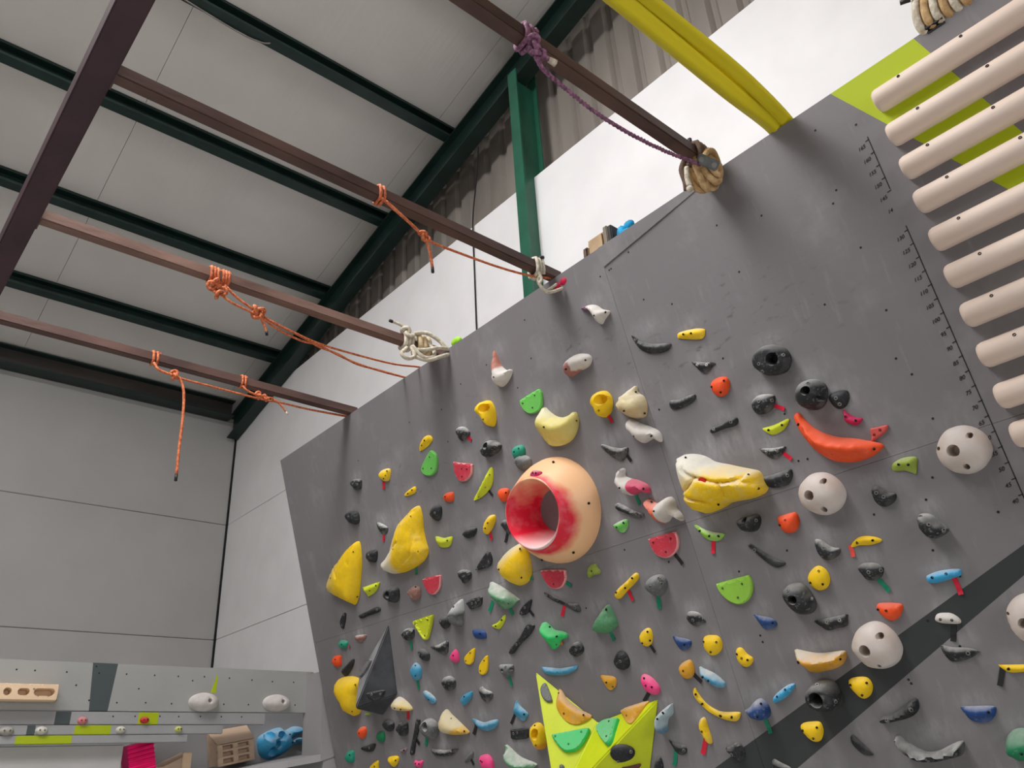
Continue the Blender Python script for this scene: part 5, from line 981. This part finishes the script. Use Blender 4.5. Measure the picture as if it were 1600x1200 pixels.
vd=(Vector((0,0,1.55))-Vector((2.2,1.24,3.65))).normalized(); lx=(RIGHT*.92+DOWN*.4); lx=(lx-vd*lx.dot(vd)).normalized(); pm=frame(Vector((2.222,1.24,3.652))+vd*.062,vd.cross(lx)*-1,lx,vd)
MB().bbox((-.02,-.042,-.006),(.02,.042,.006),.004).build('clamp_plate',mat('grey_cast_steel',(104,106,106),.45,.6,.1,30,.1),e,False,pm)
for dy in (-.026,.026): MB().tube([(0,dy,.005),(0,dy,.016)],.011,6).build('plate_bolt',M_BOLT,e,False,pm)
# cream rope tangle on the third bar end
e=rope_thing('rope_tangle','cream rope tangle wrapped round the rusty third bar end',M_CRM)
mb=MB(); wraps(mb,2.085,3.13,3.3,.0115,.02); mb.build('hitch',M_CRM,e,True)
mb=MB(); knot(mb,(2.10,3.095,3.735),.035,.011,21); mb.build('knot',M_CRM,e,True)
mb=MB(); cord(mb,[(2.10,3.09,3.745),(2.06,3.10,3.775),(2.01,3.11,3.785)],.008); mb.build('tail',M_CRM,e,True)
MB().tube([(2.015,3.109,3.784),(1.995,3.112,3.788)],.0085,8).build('tip',M_TIP,e,True)
for k,(pts) in enumerate(([(2.1,3.10,3.65),(2.06,3.09,3.60),(2.09,3.08,3.575),(2.13,3.075,3.60),(2.12,3.09,3.66)],[(2.12,3.08,3.66),(2.16,3.06,3.605),(2.21,3.05,3.60),(2.25,3.06,3.65),(2.22,3.09,3.73)],[(2.14,3.09,3.745),(2.20,3.06,3.755),(2.27,3.04,3.72),(2.30,3.03,3.685),(2.34,3.03,3.68)],[(2.12,3.085,3.64),(2.18,3.05,3.64),(2.26,3.03,3.67),(2.34,3.02,3.675)],[(2.14,3.08,3.60),(2.2,3.05,3.585),(2.27,3.03,3.62),(2.34,3.03,3.66)])):
    mb=MB(); cord(mb,pts,.0115); mb.build('loop',M_CRM,e,True)
mb=MB(); wraps(mb,2.17,3.13,3.0,.016,.03); mb.build('thick_wrap',mat('cream_old_rope',(206,184,146),.8,0,.1,40,.4,100),e,True)
o=MB().ball((2.335,2.975,3.705),(.022,.04,.026)).build('green_pouch',mat('bright_green_fabric',(150,205,40),.6,0,.1,30,.2,60),None,True); tag(o,'small bright green pouch behind the cream rope tangle on the board edge','pouch')
# white rope on the second bar end, pink rag behind it
e=rope_thing('white_rope','off-white rope looped twice over the second bar end',M_CRM)
mb=MB(); wraps(mb,2.19,2.21,2.4,.009,.018,slack=.02); mb.build('hitch',M_CRM,e,True)
mb=MB(); cord(mb,[(2.2,2.18,3.66),(2.21,2.175,3.62),(2.195,2.175,3.59),(2.215,2.17,3.56),(2.25,2.165,3.56),(2.32,2.15,3.60)],.008); cord(mb,[(2.215,2.185,3.65),(2.195,2.185,3.61),(2.215,2.18,3.58),(2.24,2.175,3.572),(2.30,2.17,3.625)],.007); mb.build('tail',M_CRM,e,True)
MB().tube([(2.215,2.18,3.745),(2.235,2.175,3.752)],.009,8).build('tip',M_TIP,e,True)
mb=MB().ball((2.335,2.145,3.645),(.02,.035,.03)).ball((2.325,2.185,3.632),(.015,.02,.022)); o=mb.build('red_rag',mat('crimson_cloth',(190,20,64),.7,0,.15,30,.3,60),None,True); tag(o,'crimson rag poking over the board edge below the white rope','rag')
# wooden grip and blue rag on the board edge
M_WD=mat('worn_plywood_block',(164,134,98),.75,0,.15,8,.2,50,stretch=(1,1,.3),c2=(190,164,128))
e=empty('wooden_grip',(2.36,1.93,3.70)); tag(e,'worn wooden grip with a strap lying on the board edge','wooden grip')
MB().bbox((-.03,-.05,-.04),(.03,.055,.075),.012).build('block',M_WD,e)
MB().bbox((-.034,.05,-.03),(.03,.085,.045),.01).build('side_block',M_BRS,e)
MB().bbox((-.034,-.075,-.02),(.034,-.05,.085),.004).build('strap',mat('grey_strap',(120,110,98),.8),e); MB().bbox((-.034,-.1,-.02),(.034,-.078,.075),.004).build('strap',M_BLACK,e)
mb=MB().ball((2.36,1.80,3.715),(.02,.025,.045)).ball((2.36,1.755,3.735),(.018,.03,.025)).ball((2.36,1.775,3.70),(.02,.04,.03)); o=mb.build('blue_rag',mat('turquoise_cloth',(0,140,186),.7,0,.2,40,.3,60),None,True); tag(o,'turquoise rag on the board edge beside the wooden grip','rag')
# rope lump at the top right of the board
e=rope_thing('rope_bundle','brown and cream rope bundle on the board edge above the campus rungs',M_TAN)
for k in range(6):
    cy=.43-.028*k; pts=[(2.33+.045*math.cos(t),cy+.008*math.sin(2*t),3.745+.07*math.sin(t)) for t in [2*math.pi*i/24 for i in range(24)]]
    MB().tube(pts,.014,8,closed=True).build('loop',M_TAN if k%2 else M_CRM,e,True)
MB().ball((2.33,.37,3.74),(.038,.075,.06)).build('core',M_BRS,e,True); MB().bbox((2.30,.36,3.66),(2.36,.44,3.71),.012).build('block',M_BLACK,e)
MB().tube([(2.28,.43,3.80),(2.27,.46,3.805)],.008,8).build('tip',M_TIP,e,True)
# yellow silk tied between beam and board
M_SILK=mat('yellow_stretch_fabric',(206,190,24),.6,0,.06,4,.12,40,stretch=(.2,3,3))
e=empty('yellow_silk',(0,0,0)); tag(e,'long yellow fabric sling stretched over the board edge','fabric')
def ribbon(name,path,wy,wz,seed,folds=3,amp=.25):
    P=catmull(path,8,False); n=22; V=[];F=[]
    for i,p in enumerate(P):
        t=i/(len(P)-1); k=wy[0]+(wy[1]-wy[0])*t; q=wz[0]+(wz[1]-wz[0])*t
        for j in range(n):
            a=2*math.pi*j/n; f=1+amp*math.sin(folds*a+seed+t*2.4)*.5
            V.append(p+Vector((0,k*math.cos(a)*f,q*math.sin(a)*f)))
    m_=len(P)
    for i in range(m_-1):
        for j in range(n): F.append((i*n+j,i*n+(j+1)%n,(i+1)*n+(j+1)%n,(i+1)*n+j))
    F.append(tuple(range(n))[::-1]); F.append(tuple((m_-1)*n+j for j in range(n)))
    mesh_obj(name,V,F,M_SILK,e,True)
ribbon('main_fold',[(.35,.985,3.72),(1.0,.985,3.70),(1.5,.982,3.685),(2.0,.985,3.675),(2.32,.995,3.695),(2.48,.995,3.60)],(.034,.026),(.026,.02),0,4,.25)
ribbon('side_fold',[(.35,.928,3.725),(1.0,.929,3.712),(1.5,.928,3.70),(1.9,.925,3.70),(2.1,.93,3.695),(2.32,.95,3.70),(2.48,.95,3.60)],(.024,.022),(.022,.018),2,3,.35)
ribbon('top_fold',[(.35,.955,3.75),(1.0,.955,3.735),(1.6,.952,3.72),(2.0,.95,3.712),(2.32,.97,3.715),(2.48,.97,3.62)],(.026,.02),(.014,.012),4,3,.35)
# ================================================================== LOWER LEFT TRAINING CORNER
YP=5.2
def side_material(name,c,blobs,axis=True):
    """grey paint with straight edged stripes given as (x0,x1,slant,colour) in metres along x"""
    m=mat(name,c,.55,0,.03,3,.06,60); N,L=nodes(m); b=N['Principled BSDF']; src=b.inputs['Base Color'].links[0].from_socket
    tc=N.new('ShaderNodeTexCoord'); sx=N.new('ShaderNodeSeparateXYZ'); L.new(tc.outputs['Object'],sx.inputs[0])
    for x0,x1,sl0,sl1,cc in blobs:
        a=math_n(N,L,'GREATER_THAN',math_n(N,L,'SUBTRACT',sx.outputs[0],math_n(N,L,'MULTIPLY',sx.outputs[2],sl0)),x0)
        d=math_n(N,L,'LESS_THAN',math_n(N,L,'SUBTRACT',sx.outputs[0],math_n(N,L,'MULTIPLY',sx.outputs[2],sl1)),x1)
        src=mix_n(N,L,math_n(N,L,'MULTIPLY',a,d),src,lin(cc))
    L.new(src,b.inputs['Base Color']); return m
DK=(66,74,76); LM=(160,176,8); G1=(152,152,149); G2=(150,150,151)
def plank(name,x1,z0,z1,y,m,label,x0=-1.2,th=.03):
    o=MB().bbox((x0,0,0),(x1,th,z1-z0),.003).build(name,m); o.location=(0,y,z0); return tag(o,label,'training board')
tp=plank('hangboard_panel',2.775,2.062,2.32,YP,side_material('upper_panel_paint',G1,[(1.398,1.497,-.075,.07,DK)]),'tall grey backing panel with dark painted stripe, left of the big board')
r2=plank('step_plank',2.447,1.992,2.058,YP-.004,side_material('plank_paint_a',G2,[(1.232,1.31,0,0,DK),(1.669,1.782,0,0,LM)]),'grey step plank directly under the tall grey panel')
r3=plank('step_plank',2.177,1.94,1.988,YP-.008,side_material('plank_paint_b',G2,[(1.105,1.145,0,0,DK),(1.337,1.528,.05,0,LM)]),'grey step plank in the middle of the three')
r4=plank('step_plank',1.965,1.895,1.937,YP-.012,side_material('plank_paint_c',G2,[(1.058,1.332,.05,0,LM)]),'lowest grey step plank with the longest lime stripe')
# yellow shard painted above the first white hold
mesh_obj('paint_shard',[(2.079,-.0006,.112),(2.112,-.0006,.112),(2.116,-.0006,.212),(2.107,-.0006,.212),(2.079,.001,.112),(2.112,.001,.112),(2.116,.001,.212),(2.107,.001,.212)],[(0,1,2,3),(0,4,5,1),(1,5,6,2),(2,6,7,3),(3,7,4,0)],mat('lime_paint',LM,.5),tp)
mb=MB()
for (px,pz) in [(1.0,2.268),(1.09,2.266),(1.25,2.264),(1.42,2.264),(1.57,2.264),(1.73,2.263),(1.31,2.196),(1.65,2.186),(1.22,2.117),(1.39,2.118),(1.54,2.108),(1.7,2.11),(1.85,2.107),(1.87,2.262),(2.03,2.265),(2.19,2.262),(2.34,2.255),(2.48,2.25),(2.63,2.25),(2.17,2.108),(2.33,2.108),(2.65,2.11),(1.40,2.30),(1.96,2.24)]:
    n=8; mb.add([(px+.005*math.cos(6.283*k/n),-.0006,pz-2.062+.005*math.sin(6.283*k/n)) for k in range(n)],[list(range(n))])
s=mb.build('bolt_holes',M_BLACK,tp); s['kind']='stuff'
mb=MB()
for (px,pz) in [(1.53,2.035),(1.65,2.036),(1.79,2.037),(1.9,2.036),(2.03,2.037),(2.16,2.037),(2.29,2.036)]:
    n=8; mb.add([(px+.0045*math.cos(6.283*k/n),-.0006,pz-1.992+.0045*math.sin(6.283*k/n)) for k in range(n)],[list(range(n))])
s=mb.build('bolt_holes',M_BLACK,r2); s['kind']='stuff'
FY=lambda x,z,y=YP: frame(Vector((x,y,z)),Vector((1,0,0)),Vector((0,0,1)),Vector((0,-1,0)))
def oval(rx,rz,n=12): return [(rx*math.cos(6.283*k/n),rz*math.sin(6.283*k/n)) for k in range(n)]
M_STONE=mat('chalk_white_resin',(196,188,184),.6,0,.06,12,.08,80,c2=(214,208,204))
gH='small holds on the step planks'
for x,z,rx,rz,hx,l in ((2.04,2.118,.092,.054,.02,'smooth white egg-shaped hold under the lime paint shard'),(2.515,2.12,.092,.052,.024,'smooth white egg-shaped hold at the right end of the tall grey panel')):
    build_hold('climbing_hold',FY(x,z),oval(rx,rz),'d',.065,'white',.2,[],[(hx,.004,.011)],l,m=M_STONE)
for x,z,y,rx,rz,col,l in ((1.372,2.012,YP-.004,.027,.021,(206,124,128),'pale pink bean-shaped foothold on the upper step plank'),(1.705,2.016,YP-.004,.026,.018,(204,52,52),'red foothold on the lime square of the upper step plank'),(1.01,1.96,YP-.008,.035,.022,(165,160,152),'grey-white round foothold at the far left of the middle plank'),(1.175,1.962,YP-.008,.031,.021,(205,202,190),'white three-dot foothold beside the dark mark on the middle plank'),(1.58,1.964,YP-.008,.026,.019,(206,204,186),'white foothold right of the lime stripe on the middle plank'),(1.905,1.966,YP-.008,.021,.017,(204,208,110),'pale yellow foothold on the middle plank')):
    build_hold('foothold',FY(x,z,y),oval(rx,rz),'d',.026,col,.1,[(-rx*.38,rz*.05),(rx*.38,rz*.05)],[],l,group=gH)
# wooden hangboard with slots
M_BEECH=mat('pale_beech_wood',(224,190,154),.5,0,.05,5,.05,40,stretch=(.2,2,2),c2=(232,204,172))
build_hold('wooden_hangboard',FY(.60,2.105),[(0,0),(.605,0),(.61,.004),(.61,.082),(.605,.086),(0,.086)],'r',.075,'cream',0,[(.487,.058)],[(.365,.043,.017),(.43,.043,.0155,.452,.043),(.508,.043,.0165,.573,.043),(.17,.043,.0165,.235,.043),(.29,.043,.0155,.312,.043)],'pale beech hangboard with rounded slots fixed to the tall grey panel',cat='hangboard',m=M_BEECH,grid=.022)
# recess behind: back board and angled cheek next to the big board
M_REC=side_material('recess_paint',(158,158,158),[(1.76,4,.0,.0,(140,139,140))])
o=MB().bbox((-1.2,0,0),(2.98,.03,1.9),.004).build('recess_board',M_REC); o.location=(0,5.56,.35); tag(o,'pale recessed back board under the step planks','training board')
o=MB().bbox((-1.2,0,0),(1.625,.03,1.5),.004).build('lower_board',side_material('lower_board_paint',(178,176,174),[(-2,.55,.3,.3,(140,140,140)),(.515,.55,.3,.3,(58,64,64))])); o.location=(0,5.24,.39); tag(o,'pale lower board with a dark slanting stripe at the left picture edge','training board')
M_FIN=mat('grey_cheek_paint',(152,150,150),.55,0,.03,3,.06,60)
e=empty('cheek_panel',(2.70,5.02,1.8)); tag(e,'angled grey cheek panel closing the gap beside the big board','training board')
V=[(2.745,4.985,2.298),(2.80,5.19,2.298),(2.93,5.19,1.845),(2.865,4.985,1.84),(2.775,4.985,1.80),(2.62,5.5,1.80)]
def absmesh(name,V,F,m,p): 
    off=p.matrix_world.translation if p.matrix_world.translation.length else p.location
    return mesh_obj(name,[Vector(v)-p.location for v in V],F,m,p)
absmesh('cheek_face',[(2.722,4.985,2.298),(2.755,4.985,2.298),(2.875,4.985,1.842),(2.735,4.985,1.80),(2.722,5.23,2.298),(2.755,5.23,2.298),(2.875,5.23,1.842),(2.735,5.23,1.80)],[(0,1,2,3),(4,7,6,5),(0,4,5,1),(1,5,6,2),(2,6,7,3),(3,7,4,0)],M_FIN,e)
absmesh('sill',[(2.875,4.985,1.842),(2.735,4.985,1.80),(2.55,5.05,1.775),(2.35,5.2,1.75),(2.35,5.56,1.75),(2.9,5.56,1.842),(2.875,4.985,1.80),(2.735,4.985,1.76),(2.55,5.05,1.735),(2.35,5.2,1.71),(2.35,5.56,1.71),(2.9,5.56,1.80)],[(0,1,2,3,4,5),(6,11,10,9,8,7),(0,6,7,1),(1,7,8,2),(2,8,9,3),(3,9,10,4),(4,10,11,5),(5,11,6,0)],M_FIN,e)
absmesh('lower_box',[(2.76,4.99,1.78),(2.88,4.99,1.80),(3.05,4.99,.5),(2.7,4.99,.5),(2.76,5.4,1.78),(2.88,5.4,1.80),(3.05,5.4,.5),(2.7,5.4,.5)],[(0,1,2,3),(4,7,6,5),(0,4,5,1),(1,5,6,2),(2,6,7,3),(3,7,4,0)],M_FIN,e)
# blue multi-pocket training hold
build_hold('training_hold',FY(2.735,1.905,5.56),[(-.155,.04),(-.07,.085),(-.01,.098),(.03,.08),(.09,.105),(.155,.095),(.158,.062),(.11,.05),(.07,.022),(.12,.04),(.165,.028),(.16,-.005),(.10,-.012),(.05,-.05),(-.02,-.085),(-.08,-.098),(-.135,-.075),(-.158,-.02)],'d',.11,'cyan',.5,[(.03,.05),(.06,.0)],[(-.105,.04,.03),(-.022,.04,.027),(-.05,-.012,.02),(-.078,-.055,.026)],'sky blue multi-pocket training hold on the recessed board',cat='training hold',seed=900)
# slotted wooden block
e=empty('wooden_pallet_hold',(2.255,5.555,1.77)); tag(e,'slotted wooden training block with two columns of openings','training hold')
M_PW=mat('greyed_pine',(190,160,134),.65,0,.06,5,.1,40,stretch=(.2,2,2),c2=(204,180,158))
e.rotation_euler=(0,math.radians(-9),0)
MB().add([(0,0,0),(.27,0,0),(.27,0,.21),(0,0,.21),(0,-.13,0),(.235,-.13,0),(.235,-.13,.125),(0,-.13,.125)],[(0,1,2,3),(0,4,5,1),(1,5,6,2),(2,6,7,3),(3,7,4,0),(4,7,6,5)]).build('wedge_body',M_PW,e)
for z0 in (.0,.04,.08,.117): MB().bbox((-.004,-.172,z0-.006),(.236,-.13,z0+.008),.003).build('slat',M_PW,e)
for x0 in (0,.1,.205): MB().bbox((x0-.004,-.168,-.004),(x0+.03,-.13,.12),.003).build('divider',M_PW,e)
MB().add([(-.004,-.172,.125),(.236,-.172,.125),(.27,0,.21),(0,0,.21),(-.004,-.172,.118),(.236,-.172,.118),(.27,0,.2),(0,0,.2)],[(0,1,2,3),(4,7,6,5),(0,4,5,1),(1,5,6,2),(2,6,7,3),(3,7,4,0)]).build('sloping_top',M_PW,e)
# second wooden piece and the pink ridged hold at the bottom
e=empty('wooden_grip_block',(1.95,5.5,1.7)); tag(e,'pale wooden grip block cut by the picture bottom edge','training hold')
MB().add([(-.14,-.1,-.12),(.12,-.1,-.12),(.12,-.1,.145),(-.03,-.1,.075),(-.14,-.1,.075),(-.14,.05,-.12),(.12,.05,-.12),(.12,.05,.16),(-.03,.05,.09),(-.14,.05,.09)],[(0,1,2,3,4),(9,8,7,6,5),(0,5,6,1),(1,6,7,2),(2,7,8,3),(3,8,9,4),(4,9,5,0)]).build('body',M_PW,e)
MB().bbox((-.13,-.02,.02),(-.07,.04,.21),.006).build('upright',M_BEECH,e); MB().bbox((.075,-.112,-.1),(.13,-.1,.15),.004).build('front_plate',M_BEECH,e); MB().box((.03,-.106,-.02),(.06,-.099,.05)).build('socket',M_BLACK,e)
prof=[]; z=.0
for k in range(7): prof+=[(0,-.10-.012,z-.004),(0,-.10+.006,z-.014),(0,-.10+.006,z-.02)]; z-=.024
poly=[(0,.03,0)]+[(0,q[1],q[2]) for q in prof]+[(0,.03,z)]
o=MB().prism(poly,(0,0,0),(.145,0,0)).build('ridged_hold',mat('hot_pink_resin',(246,30,124),.5,0,.06,9,.08,60)); o.matrix_world=Matrix.Translation((1.65,5.36,1.885))@Matrix.Rotation(math.radians(-14),4,'Y'); tag(o,'hot pink ridged block hanging under the lowest step plank','training hold')
bpy.context.view_layer.update()
